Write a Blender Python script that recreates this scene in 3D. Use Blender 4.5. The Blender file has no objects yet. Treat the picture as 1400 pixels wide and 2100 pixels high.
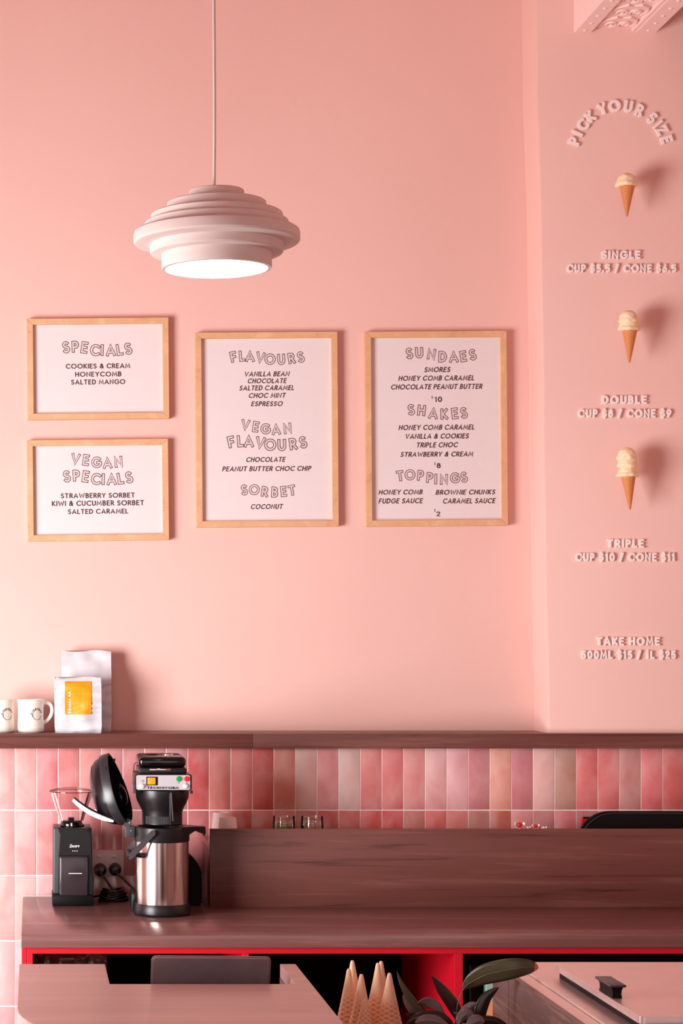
import bpy, bmesh, math, random
from mathutils import Vector, Matrix, noise
random.seed(7)
sc = bpy.context.scene
col = sc.collection
PI = math.pi
# ---------------------------------------------------------------- camera
CAMY, CAMZ, F, VX, VY = -6.3, 1.70, 4177.6, 70.0, 1310.0
cam_d = bpy.data.cameras.new('camera')
cam = bpy.data.objects.new('camera', cam_d); col.objects.link(cam)
cam.location = (0, CAMY, CAMZ); cam.rotation_euler = (PI/2, 0, 0)
cam_d.sensor_fit = 'HORIZONTAL'; cam_d.sensor_width = 36
cam_d.lens = F/1400*36
cam_d.shift_x = (700-VX)/1400; cam_d.shift_y = (VY-1050)/1400
cam_d.clip_start = 0.05
sc.camera = cam
# ---------------------------------------------------------------- world, light, exposure
w = bpy.data.worlds.new('world'); sc.world = w; w.use_nodes = True
w.node_tree.nodes['Background'].inputs[0].default_value = (1.0, 0.93, 0.91, 1)
w.node_tree.nodes['Background'].inputs[1].default_value = 1.12
def area(name, loc, target, sx, sy, power, color, spread=180):
    l = bpy.data.lights.new(name, 'AREA'); l.shape = 'RECTANGLE'; l.size = sx; l.size_y = sy
    l.energy = power; l.color = color; l.spread = math.radians(spread)
    o = bpy.data.objects.new(name, l); col.objects.link(o); o.location = loc
    o.rotation_euler = (Vector(target)-Vector(loc)).to_track_quat('-Z', 'Y').to_euler()
    return o
area('window_daylight', (-2.40, -2.60, 1.30), (0.35, 0.2, 1.3), 1.6, 1.85, 94, (0.975, 0.98, 0.985), 125)
sc.view_settings.view_transform = 'Standard'; sc.view_settings.look = 'None'
sc.view_settings.gamma = 1; sc.view_settings.use_curve_mapping = False
sc.view_settings.exposure = 0.3
sc.cycles.max_bounces = 8; sc.cycles.diffuse_bounces = 5; sc.cycles.glossy_bounces = 4
sc.cycles.transmission_bounces = 8; sc.cycles.transparent_max_bounces = 32
sc.cycles.caustics_reflective = False; sc.cycles.caustics_refractive = False
sc.cycles.use_denoising = True
# ---------------------------------------------------------------- helpers
def P(px, py, Y):
    d = Y-CAMY
    return Vector(((px-VX)*d/F, Y, CAMZ-(py-VY)*d/F))
def PXx(px, Y): return (px-VX)*(Y-CAMY)/F
def PXz(py, Y): return CAMZ-(py-VY)*(Y-CAMY)/F
def lin(r, g, b):
    f = lambda c: (c/255/12.92) if c/255 <= 0.04045 else ((c/255+0.055)/1.055)**2.4
    return (f(r), f(g), f(b), 1)
class MB:
    def __init__(s): s.v = []; s.f = []
    def add(s, vs, fs):
        n = len(s.v); s.v += [Vector(v) for v in vs]; s.f += [[i+n for i in f] for f in fs]; return s
    def addbm(s, bm, M=None):
        bm.verts.index_update()
        s.add([(M @ v.co) if M else v.co.copy() for v in bm.verts], [[v.index for v in f.verts] for f in bm.faces]); bm.free(); return s
    def box(s, x0, x1, y0, y1, z0, z1, bev=0, seg=2, M=None):
        bm = bmesh.new()
        g = bmesh.ops.create_cube(bm, size=1)
        for v in bm.verts:
            v.co = Vector(((x0+x1)/2+v.co.x*abs(x1-x0), (y0+y1)/2+v.co.y*abs(y1-y0), (z0+z1)/2+v.co.z*abs(z1-z0)))
        if bev > 0: bmesh.ops.bevel(bm, geom=bm.edges[:], offset=bev, segments=seg, profile=0.5, affect='EDGES', clamp_overlap=True)
        return s.addbm(bm, M)
    def lathe(s, prof, c=(0, 0, 0), n=48, M=None, cap=True):
        vs = []; fs = []; c = Vector(c)
        for r, z in prof:
            for k in range(n):
                a = 2*PI*k/n; vs.append(Vector((r*math.cos(a), r*math.sin(a), z)))
        for i in range(len(prof)-1):
            for k in range(n):
                k2 = (k+1) % n; fs.append([i*n+k, i*n+k2, (i+1)*n+k2, (i+1)*n+k])
        if cap:
            if prof[0][0] > 1e-5: fs.append([k for k in range(n)][::-1])
            if prof[-1][0] > 1e-5: fs.append([(len(prof)-1)*n+k for k in range(n)])
        vs = [((M @ v) if M else v)+c for v in vs]
        return s.add(vs, fs)
    def tube(s, pts, r, n=10, closed=False, flat=None):
        pts = [Vector(p) for p in pts]; m = len(pts)
        rs = r if isinstance(r, (list, tuple)) else [r]*m
        vs = []; fs = []; up = None
        for i, p in enumerate(pts):
            if closed: t = pts[(i+1) % m]-pts[i-1]
            else: t = pts[min(i+1, m-1)]-pts[max(i-1, 0)]
            t.normalize()
            if up is None: up = t.orthogonal().normalized()
            up = (up-t*up.dot(t)).normalized(); sd = t.cross(up)
            for k in range(n):
                a = 2*PI*k/n; vs.append(p+(up*math.cos(a)+sd*math.sin(a))*rs[i])
        for i in range(m if closed else m-1):
            j = (i+1) % m
            for k in range(n):
                k2 = (k+1) % n; fs.append([i*n+k, i*n+k2, j*n+k2, j*n+k])
        if not closed: fs.append(list(range(n))[::-1]); fs.append([(m-1)*n+k for k in range(n)])
        return s.add(vs, fs)
    def prism(s, poly, f0, f1):
        """poly: list of 2d, f0/f1: functions (a,b)->Vector for the two end faces"""
        n = len(poly)
        vs = [f0(*p) for p in poly]+[f1(*p) for p in poly]
        fs = [list(range(n))[::-1], [n+i for i in range(n)]]
        for i in range(n): fs.append([i, (i+1) % n, n+(i+1) % n, n+i])
        return s.add(vs, fs)
    def build(s, name, mat, parent=None, smooth=None, label=None, bev=0):
        me = bpy.data.meshes.new(name)
        L = Vector(parent.location) if parent else Vector((0, 0, 0))
        if parent and parent.parent: L = L+Vector(parent.parent.location)
        me.from_pydata([v-L for v in s.v], [], s.f); me.update()
        bm = bmesh.new(); bm.from_mesh(me); bmesh.ops.recalc_face_normals(bm, faces=bm.faces[:])
        if bev: bmesh.ops.bevel(bm, geom=[e for e in bm.edges if len(e.link_faces) == 2 and e.calc_face_angle(0) > 0.6], offset=bev, segments=2, affect='EDGES', clamp_overlap=True)
        bm.to_mesh(me); bm.free()
        if mat: me.materials.append(mat)
        if smooth is not None:
            for p in me.polygons: p.use_smooth = True
            me.set_sharp_from_angle(angle=math.radians(smooth))
        o = bpy.data.objects.new(name, me); col.objects.link(o)
        if parent: o.parent = parent
        if label: o['label'] = label
        return o
def tag(o, label, cat, group=None, kind=None):
    o['label'] = label; o['category'] = cat
    if group: o['group'] = group
    if kind: o['kind'] = kind
    return o
def thing(name, loc, label, cat, group=None):
    o = bpy.data.objects.new(name, None); o.empty_display_size = 0.05; col.objects.link(o)
    o.location = loc; return tag(o, label, cat, group)
def struct(o): o['kind'] = 'structure'; return o
def copy_tree(o, parent=None):
    c = o.copy(); col.objects.link(c)
    if parent: c.parent = parent
    for ch in list(o.children): copy_tree(ch, c)
    return c
# ---------------------------------------------------------------- materials
class NT:
    def __init__(s, name):
        s.m = bpy.data.materials.new(name); s.m.use_nodes = True; s.t = s.m.node_tree
        s.b = s.t.nodes['Principled BSDF']
    def n(s, typ, **kw):
        nd = s.t.nodes.new(typ)
        for k, v in kw.items():
            if k.startswith('i_'):
                key = k[2:]; key = int(key) if key.isdigit() else key.replace('_', ' ')
                nd.inputs[key].default_value = v
            else: setattr(nd, k, v)
        return nd
    def l(s, a, b): s.t.links.new(a, b)
    def ramp(s, stops):
        r = s.t.nodes.new('ShaderNodeValToRGB'); cr = r.color_ramp
        while len(cr.elements) < len(stops): cr.elements.new(0.5)
        for e, (p, c) in zip(cr.elements, stops): e.position = p; e.color = c
        return r
    def coord(s, scale=(1, 1, 1), rnd=False, kind='Object'):
        tc = s.n('ShaderNodeTexCoord'); mp = s.n('ShaderNodeMapping'); mp.inputs['Scale'].default_value = scale
        s.l(tc.outputs[kind], mp.inputs['Vector'])
        if rnd:
            oi = s.n('ShaderNodeObjectInfo'); ml = s.n('ShaderNodeMath', operation='MULTIPLY'); ml.inputs[1].default_value = 37.0
            s.l(oi.outputs['Random'], ml.inputs[0]); s.l(ml.outputs[0], mp.inputs['Location'])
        return mp.outputs[0]
    def bump(s, h, strength, dist=0.002):
        b = s.n('ShaderNodeBump'); b.inputs['Strength'].default_value = strength; b.inputs['Distance'].default_value = dist
        s.l(h, b.inputs['Height']); s.l(b.outputs[0], s.b.inputs['Normal'])
def setp(b, **kw):
    for k, v in kw.items(): b.inputs[k.replace('_', ' ')].default_value = v
def plain(name, c, rough=0.5, metal=0.0, var=0.06, bump=0.0, nscale=30, **kw):
    t = NT(name); setp(t.b, Roughness=rough, Metallic=metal)
    for k, v in kw.items(): t.b.inputs[k].default_value = v
    co = t.coord(); nz = t.n('ShaderNodeTexNoise', i_Scale=nscale, i_Detail=4.0); t.l(co, nz.inputs['Vector'])
    d = [max(0, x*(1-var)) for x in c[:3]]+[1]; u = [min(1, x*(1+var)) for x in c[:3]]+[1]
    r = t.ramp([(0.3, d), (0.7, u)]); t.l(nz.outputs[0], r.inputs[0]); t.l(r.outputs[0], t.b.inputs['Base Color'])
    if bump: t.bump(nz.outputs[0], bump)
    return t.m
def wood(name, dark, mid, light, rough=0.35, sc_=(0.9, 7, 22), rnd=False, spec=0.5, grain=1.0):
    t = NT(name); co = t.coord(sc_, rnd)
    n1 = t.n('ShaderNodeTexNoise', i_Scale=1.6, i_Detail=6.0, i_Roughness=0.62, i_Distortion=0.55); t.l(co, n1.inputs['Vector'])
    co2 = t.coord((sc_[0]*2.2, sc_[1]*9, sc_[2]*7), rnd)
    n2 = t.n('ShaderNodeTexNoise', i_Scale=2.0, i_Detail=3.0); t.l(co2, n2.inputs['Vector'])
    mx = t.n('ShaderNodeMath', operation='MULTIPLY_ADD'); mx.inputs[1].default_value = 0.28*grain
    t.l(n2.outputs[0], mx.inputs[0]); t.l(n1.outputs[0], mx.inputs[2])
    r = t.ramp([(0.42, dark), (0.56, mid), (0.66, mid), (0.80, light)]); t.l(mx.outputs[0], r.inputs[0])
    t.l(r.outputs[0], t.b.inputs['Base Color']); setp(t.b, Roughness=rough); t.b.inputs['Specular IOR Level'].default_value = spec
    t.bump(n2.outputs[0], 0.12, 0.0006)
    return t.m
def paint(name, c, c2):
    t = NT(name); co = t.coord()
    n = t.n('ShaderNodeTexNoise', i_Scale=1.3, i_Detail=5.0); t.l(co, n.inputs['Vector'])
    r = t.ramp([(0.35, c), (0.65, c2)]); t.l(n.outputs[0], r.inputs[0]); t.l(r.outputs[0], t.b.inputs['Base Color'])
    n2 = t.n('ShaderNodeTexNoise', i_Scale=55.0, i_Detail=3.0); t.l(co, n2.inputs['Vector'])
    t.bump(n2.outputs[0], 0.22, 0.002); setp(t.b, Roughness=0.62); t.b.inputs['Specular IOR Level'].default_value = 0.3
    return t.m
M = {}
M['wall'] = paint('pink_wall_paint', lin(232, 187, 177), lin(235, 191, 181))
M['beam'] = paint('pale_pink_beam_paint', lin(248, 214, 207), lin(250, 218, 211))
M['ceil'] = paint('ceiling_paint', lin(214, 160, 150), lin(216, 164, 154))
M['floor'] = plain('floor_concrete', lin(150, 128, 122), 0.5)
M['grout'] = plain('grout', lin(255, 236, 232), 0.8)
def tilemat():
    t = NT('glazed_tile'); oi = t.n('ShaderNodeObjectInfo'); co = t.coord((9, 9, 6), True)
    n = t.n('ShaderNodeTexNoise', i_Scale=1.5, i_Detail=3.0, i_Roughness=0.5, i_Distortion=0.3); t.l(co, n.inputs['Vector'])
    hs = t.n('ShaderNodeHueSaturation'); t.l(oi.outputs['Color'], hs.inputs['Color'])
    r1 = t.n('ShaderNodeMapRange', i_1=0.3, i_2=0.7, i_3=1.08, i_4=0.8); t.l(n.outputs[0], r1.inputs[0]); t.l(r1.outputs[0], hs.inputs['Saturation'])
    r2 = t.n('ShaderNodeMapRange', i_1=0.3, i_2=0.7, i_3=0.92, i_4=1.08); t.l(n.outputs[0], r2.inputs[0]); t.l(r2.outputs[0], hs.inputs['Value'])
    t.l(hs.outputs[0], t.b.inputs['Base Color'])
    co2 = t.coord((14, 14, 9), True); n2 = t.n('ShaderNodeTexNoise', i_Scale=1.4, i_Detail=2.0); t.l(co2, n2.inputs['Vector'])
    t.bump(n2.outputs[0], 0.6, 0.002); setp(t.b, Roughness=0.22)
    return t.m
M['tile'] = tilemat()
WD, WM, WL = lin(58, 26, 20), lin(106, 60, 52), lin(124, 76, 67)
M['walnut'] = wood('walnut_laminate', WD, WM, WL, 0.38)
M['walnut_top'] = wood('walnut_worktop', lin(88, 52, 50), lin(116, 76, 73), lin(140, 98, 95), 0.24, (0.7, 9, 20), spec=0.6)
M['walnut_pale'] = wood('front_counter_laminate', lin(170, 124, 119), lin(188, 142, 136), lin(202, 156, 148), 0.3, (0.5, 6, 8), spec=0.55)
M['walnut_grey'] = wood('display_side_laminate', lin(70, 50, 52), lin(120, 92, 90), lin(160, 132, 118), 0.4, (3, .8, 13))
M['oak'] = wood('oak_frame', lin(206, 154, 112), lin(220, 170, 128), lin(230, 182, 142), 0.5, (12, 20, 12), True)
M['red'] = plain('red_laminate', lin(200, 8, 34), 0.45, var=0.03)
M['black_int'] = plain('black_interior', lin(14, 8, 8), 0.85, **{'Specular IOR Level': 0.1})  # also paints the shade at the back of the cabinet
M['black'] = plain('black_plastic', lin(20, 18, 20), 0.34, bump=0.05, nscale=400)
M['black_gloss'] = plain('gloss_black_plastic', lin(10, 9, 11), 0.12)
M['black_matte'] = plain('matte_black', lin(6, 4, 5), 0.6, **{'Specular IOR Level': 0.2})
M['lidblack'] = plain('satin_black_plastic', lin(16, 15, 19), 0.22)
M['band'] = plain('lit_band', lin(44, 41, 45), 0.3)  # light on the lid's rim put into a paler black
M['bin'] = plain('bin_plastic', lin(52, 41, 45), 0.2)
M['dgrey'] = plain('dark_grey_plastic', lin(66, 62, 66), 0.4)
M['steel'] = plain('brushed_steel', lin(214, 204, 200), 0.15, 1.0, var=0.04)
M['steel'].node_tree.nodes['Principled BSDF'].inputs['Anisotropic'].default_value = 0.5
M['steel_top'] = plain('steel_sheet', lin(238, 216, 212), 0.3, 0.6, var=0.03)
M['chrome'] = plain('chrome', lin(225, 222, 222), 0.1, 1.0)
M['alu'] = plain('tablet_aluminium', lin(172, 154, 160), 0.36, 0.7)
M['white'] = plain('white_powdercoat', lin(236, 216, 210), 0.6, var=0.02)
M['white_plastic'] = plain('white_plastic', lin(244, 240, 240), 0.25, var=0.02)
M['ceramic'] = plain('white_ceramic', lin(240, 230, 218), 0.18, var=0.02)
M['letter'] = plain('pale_pink_letter', lin(255, 243, 239), 0.5, var=0.005)
M['paper'] = plain('menu_paper', lin(229, 216, 216), 0.45, var=0.01)
M['ink'] = plain('menu_ink', lin(70, 34, 40), 0.6)
M['ink_fill'] = plain('menu_heading_fill', lin(222, 200, 200), 0.6, var=0.01)
M['bag'] = plain('white_bag_foil', lin(212, 212, 217), 0.32, var=0.02)
M['yellow'] = plain('yellow_sticker', lin(240, 158, 6), 0.5, var=0.01)
M['cream'] = plain('ice_cream', lin(250, 224, 186), 0.6, var=0.04, bump=0.5, nscale=45)
M['board'] = plain('pale_board', lin(214, 200, 196), 0.5)
M['socket'] = plain('socket_plastic', lin(232, 216, 216), 0.35, var=0.02)
M['paper_cup'] = plain('paper_cup', lin(245, 222, 214), 0.55, var=0.02)
M['terracotta'] = plain('terracotta', lin(214, 140, 96), 0.7)
M['turq'] = plain('turquoise_card', lin(150, 186, 172), 0.6)
M['peach'] = plain('peach_card', lin(226, 150, 112), 0.6)
M['candy_red'] = plain('red_wrapper', lin(214, 30, 30), 0.25)
M['leaf'] = plain('leaf_green', lin(74, 66, 44), 0.38, var=0.2, nscale=18)
M['leaf_dark'] = plain('leaf_dark', lin(50, 32, 27), 0.3, var=0.2, nscale=18)
M['leaf_sheen'] = plain('leaf_sheen', lin(122, 108, 108), 0.3, var=0.2, nscale=18)  # grey sheen of the lit leaves painted into the colour
M['vein'] = plain('leaf_vein', lin(122, 118, 84), 0.5)
M['leaf_tip'] = plain('leaf_tip_rust', lin(206, 92, 66), 0.5)
M['jar_green'] = plain('green_filling', lin(120, 120, 50), 0.5)
def glass(name, c=(1, 1, 1, 1), rough=0.03, ior=1.45, alpha_mix=0.0):
    t = NT(name); setp(t.b, Base_Color=c, Roughness=rough, IOR=ior); t.b.inputs['Transmission Weight'].default_value = 1.0
    return t.m
def thin_glass(name, c, gloss=0.12):
    t = NT(name); tr = t.n('ShaderNodeBsdfTransparent'); tr.inputs[0].default_value = c
    gl = t.n('ShaderNodeBsdfGlossy'); gl.inputs['Roughness'].default_value = 0.06
    lw = t.n('ShaderNodeLayerWeight', i_Blend=0.2); ad = t.n('ShaderNodeMath', operation='ADD', use_clamp=True); ad.inputs[1].default_value = gloss-0.08
    mx = t.n('ShaderNodeMixShader'); t.l(lw.outputs['Fresnel'], ad.inputs[0]); t.l(ad.outputs[0], mx.inputs[0]); t.l(tr.outputs[0], mx.inputs[1]); t.l(gl.outputs[0], mx.inputs[2])
    t.l(mx.outputs[0], t.t.nodes['Material Output'].inputs['Surface']); return t.m
M['clear'] = thin_glass('clear_plastic', (0.93, 0.88, 0.88, 1))
M['jarglass'] = thin_glass('jar_glass', (0.97, 0.98, 0.96, 1), 0.1)
M['smoke'] = thin_glass('smoked_plastic', (0.55, 0.46, 0.48, 1), 0.12)
def emit(name, c, s):
    t = NT(name); t.b.inputs['Emission Color'].default_value = c; t.b.inputs['Emission Strength'].default_value = s
    t.b.inputs['Base Color'].default_value = c; return t.m
M['lampglow'] = emit('lamp_diffuser_glow', (1.0, 0.93, 0.84, 1), 14.0)
M['amber'] = emit('lit_amber_switch', lin(244, 128, 4), 0.7)
M['green'] = emit('green_lens', lin(0, 140, 60), 0.25)
M['redlens'] = emit('red_lens', lin(220, 10, 30), 0.25)
def waffle(name, c1, c2, strength=0.9, scale=1.0, zfade=(5, 6)):
    t = NT(name); tc = t.n('ShaderNodeTexCoord'); sx = t.n('ShaderNodeSeparateXYZ'); t.l(tc.outputs['Object'], sx.inputs[0])
    at = t.n('ShaderNodeMath', operation='ARCTAN2'); t.l(sx.outputs[1], at.inputs[0]); t.l(sx.outputs[0], at.inputs[1])
    def wv(sign):
        a = t.n('ShaderNodeMath', operation='MULTIPLY'); a.inputs[1].default_value = 6.0*sign; t.l(at.outputs[0], a.inputs[0])
        b = t.n('ShaderNodeMath', operation='MULTIPLY'); b.inputs[1].default_value = 520.0*scale; t.l(sx.outputs[2], b.inputs[0])
        c = t.n('ShaderNodeMath', operation='ADD'); t.l(a.outputs[0], c.inputs[0]); t.l(b.outputs[0], c.inputs[1])
        d = t.n('ShaderNodeMath', operation='SINE'); t.l(c.outputs[0], d.inputs[0]); return d
    s1, s2 = wv(1), wv(-1); mm_ = t.n('ShaderNodeMath', operation='MAXIMUM'); t.l(s1.outputs[0], mm_.inputs[0]); t.l(s2.outputs[0], mm_.inputs[1])
    fz = t.n('ShaderNodeMapRange', i_1=zfade[0], i_2=zfade[1], i_3=1.0, i_4=0.0); t.l(sx.outputs[2], fz.inputs[0])
    m2 = t.n('ShaderNodeMix'); m2.inputs['A'].default_value = .9; t.l(fz.outputs[0], m2.inputs['Factor']); t.l(mm_.outputs[0], m2.inputs['B']); mx = m2
    r = t.ramp([(0.45, c2), (0.98, c1)]); t.l(mx.outputs[0], r.inputs[0]); t.l(r.outputs[0], t.b.inputs['Base Color'])
    t.bump(mx.outputs[0], strength, 0.001); setp(t.b, Roughness=0.6); return t.m
M['cone'] = waffle('waffle_cone', lin(255, 216, 182), lin(226, 164, 122), 0.4, 1.25, (.035, .09))
M['cone_wall'] = waffle('wafer_cone', lin(224, 148, 86), lin(206, 126, 68), 0.4, 1.5)
def brownwrap():
    t = NT('brown_wrapped_carton'); co = t.coord((30, 30, 30)); v = t.n('ShaderNodeTexVoronoi', i_Scale=1.0); t.l(co, v.inputs['Vector'])
    r = t.ramp([(0.2, lin(52, 30, 24)), (0.9, lin(96, 66, 50))]); t.l(v.outputs[0], r.inputs[0]); t.l(r.outputs[0], t.b.inputs['Base Color'])
    t.bump(v.outputs[0], 0.9, 0.01); setp(t.b, Roughness=0.18); return t.m
M['brown'] = brownwrap()
# ---------------------------------------------------------------- stroke lettering
def arc(cx, cy, rx, ry, a0, a1, n=10):
    return [(cx+rx*math.cos(math.radians(a0+(a1-a0)*i/n)), cy+ry*math.sin(math.radians(a0+(a1-a0)*i/n))) for i in range(n+1)]
G = {
 'A': (.78, [[(0, 0), (.39, 1), (.78, 0)], [(.13, .3), (.65, .3)]]),
 'B': (.5, [[(0, 0), (0, 1)], [(0, 1), (.22, 1)]+arc(.22, .765, .23, .235, 90, -90, 6)[1:]+[(0, .53)], [(.1, .53)]+arc(.24, .265, .26, .265, 90, -90, 6)+[(0, 0)]]),
 'C': (.78, [arc(.48, .5, .48, .5, 48, 312, 14)]),
 'D': (.66, [[(0, 0), (0, 1), (.2, 1)]+arc(.2, .5, .46, .5, 90, -90, 10)[1:]+[(-.0, 0)]]),
 'E': (.46, [[(.46, 1), (0, 1), (0, 0), (.46, 0)], [(0, .52), (.4, .52)]]),
 'F': (.46, [[(.46, 1), (0, 1), (0, 0)], [(0, .5), (.38, .5)]]),
 'G': (.86, [arc(.48, .5, .48, .5, 50, 340, 14)+[(.9, .48), (.55, .48)]]),
 'H': (.62, [[(0, 0), (0, 1)], [(.62, 0), (.62, 1)], [(0, .52), (.62, .52)]]),
 'I': (.0, [[(0, 0), (0, 1)]]),
 'J': (.3, [[(.3, 1), (.3, .2)]+arc(.1, .2, .2, .2, 0, -90, 5)]),
 'K': (.56, [[(0, 0), (0, 1)], [(.54, 1), (.08, .5), (.58, 0)]]),
 'L': (.42, [[(0, 1), (0, 0), (.42, 0)]]),
 'M': (.86, [[(0, 0), (.1, 1), (.43, .2), (.76, 1), (.86, 0)]]),
 'N': (.66, [[(0, 0), (0, 1), (.66, 0), (.66, 1)]]),
 'O': (.98, [arc(.49, .5, .49, .5, 0, 360, 24)]),
 'P': (.48, [[(0, 0), (0, 1)], [(0, 1), (.2, 1)]+arc(.22, .72, .26, .28, 90, -90, 6)[1:]+[(0, .44)]]),
 'R': (.52, [[(0, 0), (0, 1)], [(0, 1), (.2, 1)]+arc(.22, .74, .26, .26, 90, -90, 6)[1:]+[(0, .48)], [(.24, .48), (.54, 0)]]),
 'S': (.5, [arc(.26, .755, .23, .245, 35, 255, 8)+arc(.25, .245, .25, .255, 75, -150, 9)]),
 'T': (.6, [[(0, 1), (.6, 1)], [(.3, 1), (.3, 0)]]),
 'U': (.6, [[(0, 1), (0, .3)]+arc(.3, .3, .3, .3, 180, 360, 8)[1:]+[(.6, 1)]]),
 'V': (.74, [[(0, 1), (.37, 0), (.74, 1)]]),
 'W': (1.06, [[(0, 1), (.26, 0), (.53, .85), (.8, 0), (1.06, 1)]]),
 'X': (.6, [[(0, 0), (.6, 1)], [(0, 1), (.6, 0)]]),
 'Y': (.64, [[(0, 1), (.32, .45), (.64, 1)], [(.32, .45), (.32, 0)]]),
 'Z': (.56, [[(0, 1), (.54, 1), (0, 0), (.58, 0)]]),
 '&': (.7, [[(.7, 0), (.18, .68)]+arc(.33, .82, .16, .18, 215, -40, 8), [(.45, .70), (.12, .42)]+arc(.27, .24, .25, .24, 140, 320, 8)+[(.64, .5)]]),
 '/': (.4, [[(0, -.1), (.4, 1.08)]]),
 '.': (.02, [[(0, -.04), (0, .1)]]),
 '$': (.46, [arc(.24, .74, .2, .19, 35, 255, 8)+arc(.23, .28, .22, .21, 75, -150, 9), [(.235, -.16), (.235, .04)], [(.235, .96), (.235, 1.16)]]),
 '0': (.56, [arc(.28, .5, .28, .5, 0, 360, 20)]),
 '1': (.2, [[(0, .8), (.17, 1), (.17, 0)]]),
 '2': (.48, [arc(.23, .74, .23, .26, 165, -35, 8)+[(0, 0), (.5, 0)]]),
 '5': (.46, [[(.44, 1), (.07, 1), (.04, .5)], arc(.2, .32, .26, .32, 128, -135, 9)]),
 '6': (.5, [[(.4, 1), (.04, .42)], arc(.25, .29, .25, .29, 150, 510, 14)]),
 '8': (.48, [arc(.24, .77, .19, .22, 0, 360, 12), arc(.24, .29, .24, .29, 0, 360, 14)]),
 '9': (.5, [[(.1, 0), (.46, .58)], arc(.25, .71, .25, .29, -30, 330, 14)]),
 ' ': (.12, []),
 'e': (.46, [[(.04, .33), (.44, .33)]+arc(.24, .33, .22, .31, 0, 310, 9)]),
 'n': (.4, [[(0, 0), (0, .64)], [(0, .4)]+arc(.2, .42, .2, .2, 150, 0, 6)+[(.4, 0)]]),
 'c': (.4, [arc(.24, .32, .22, .31, 50, 310, 8)]),
 'o': (.5, [arc(.25, .32, .24, .32, 0, 360, 12)]),
 'r': (.3, [[(0, 0), (0, .64)], [(0, .4), (.1, .58), (.3, .62)]]),
 'd': (.46, [arc(.23, .32, .22, .31, 0, 360, 12), [(.46, 0), (.46, 1)]]),
 'a': (.46, [arc(.23, .32, .22, .31, 0, 360, 12), [(.46, 0), (.46, .64)]]),
 '#': (.5, [[(.25, 0), (.25, 1)], [(.1, 0), (.1, 1)], [(.4, 0), (.4, 1)]]),
}
def ribbon(pts, hw, ext=0.0):
    """offset polylines with mitred joins -> (left pts, right pts, closed)"""
    pts = [Vector(p) for p in pts]
    q = [pts[0]]
    for p in pts[1:]:
        if (p-q[-1]).length > 1e-4: q.append(p)
    pts = q; closed = (pts[0]-pts[-1]).length < 1e-3 and len(pts) > 3
    if closed: pts = pts[:-1]
    elif ext:
        pts[0] = pts[0]-(pts[1]-pts[0]).normalized()*ext; pts[-1] = pts[-1]+(pts[-1]-pts[-2]).normalized()*ext
    m = len(pts); Lf = []; Rt = []
    for i in range(m):
        a = pts[i-1] if (closed or i > 0) else None; b = pts[(i+1) % m] if (closed or i < m-1) else None
        d0 = (pts[i]-a).normalized() if a is not None else None; d1 = (b-pts[i]).normalized() if b is not None else None
        if d0 is None: d0 = d1
        if d1 is None: d1 = d0
        n0 = Vector((-d0.y, d0.x)); n1 = Vector((-d1.y, d1.x)); nn = n0+n1
        if nn.length < 1e-3: nn = n0
        nn.normalize(); k = min(1/max(nn.dot(n0), 0.3), 1.6)
        Lf.append(pts[i]+nn*hw*k); Rt.append(pts[i]-nn*hw*k)
    return Lf, Rt, closed
def glyph_width(ch, wt): return G[ch][0]*(1-wt)+wt if ch != ' ' else .18+wt*.4
def add_glyph(mb, ch, wt, ext, fn, d0, D1, halo=0.0):
    """wt: stroke weight in cap heights; fn(x,y,d) -> Vector ; front at d1"""
    hw = wt/2; s = 1-wt
    for st in G[ch][1]:
        pts = [(hw+x*s, hw+y*s) for x, y in st]
        e = hw*ext*.8+halo
        Lf, Rt, cl = ribbon(pts, hw+halo, e)
        m = len(Lf); si = G[ch][1].index(st); d1 = D1+.00012*si
        vs = [fn(p.x, p.y, d1) for p in Lf]+[fn(p.x, p.y, d1) for p in Rt]
        fs = [[i, (i+1) % m, m+(i+1) % m, m+i] for i in range(m if cl else m-1)]
        if abs(d0-D1) > .001:
            vs += [fn(p.x, p.y, d0) for p in Lf]+[fn(p.x, p.y, d0) for p in Rt]
            R_ = range(m if cl else m-1)
            fs += [[2*m+i, 2*m+(i+1) % m, (i+1) % m, i] for i in R_]+[[m+i, m+(i+1) % m, 3*m+(i+1) % m, 3*m+i] for i in R_]
            fs += [[3*m+i, 3*m+(i+1) % m, 2*m+(i+1) % m, 2*m+i] for i in R_]
            if not cl: fs += [[0, m, 3*m, 2*m], [m-1, 2*m+m-1, 3*m+m-1, m+m-1]]
        mb.add(vs, fs)
def layout(txt, wt, track):
    x = 0; out = []
    for ch in txt:
        out.append((ch, x)); x += glyph_width(ch, wt)+track
    return out, x-track
def text_line(txt, x0, x1, ytop, ybot, Y, wt=.17, shear=0.0, rot=0.0, depth=0, track=.11):
    """returns list of MB (one per glyph); box given in photograph pixels of the plane at Y"""
    A = P((x0+x1)/2, ybot, Y); H = (ybot-ytop)*(Y-CAMY)/F; W = (x1-x0)*(Y-CAMY)/F
    lay, tot = layout(txt, wt, track); tot += abs(shear)*.5
    kx = W/tot; cr, sr = math.cos(rot), math.sin(rot); res = []
    for ch, gx in lay:
        if ch == ' ': continue
        def fn(x, y, d, gx=gx):
            X = (gx+x+shear*(y-.5)-tot/2+abs(shear)*.25)*kx; Z = y*H
            return Vector((A.x+X*cr-(Z-H/2)*sr, Y-d, A.z+H/2+X*sr+(Z-H/2)*cr))
        mb = MB(); add_glyph(mb, ch, wt, 1.0, fn, 0, depth+.00015*(len(res) % 3)); res.append(mb)
    return res
def join(mbs):
    r = MB()
    for m in mbs: r.add(m.v, m.f)
    return r
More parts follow.
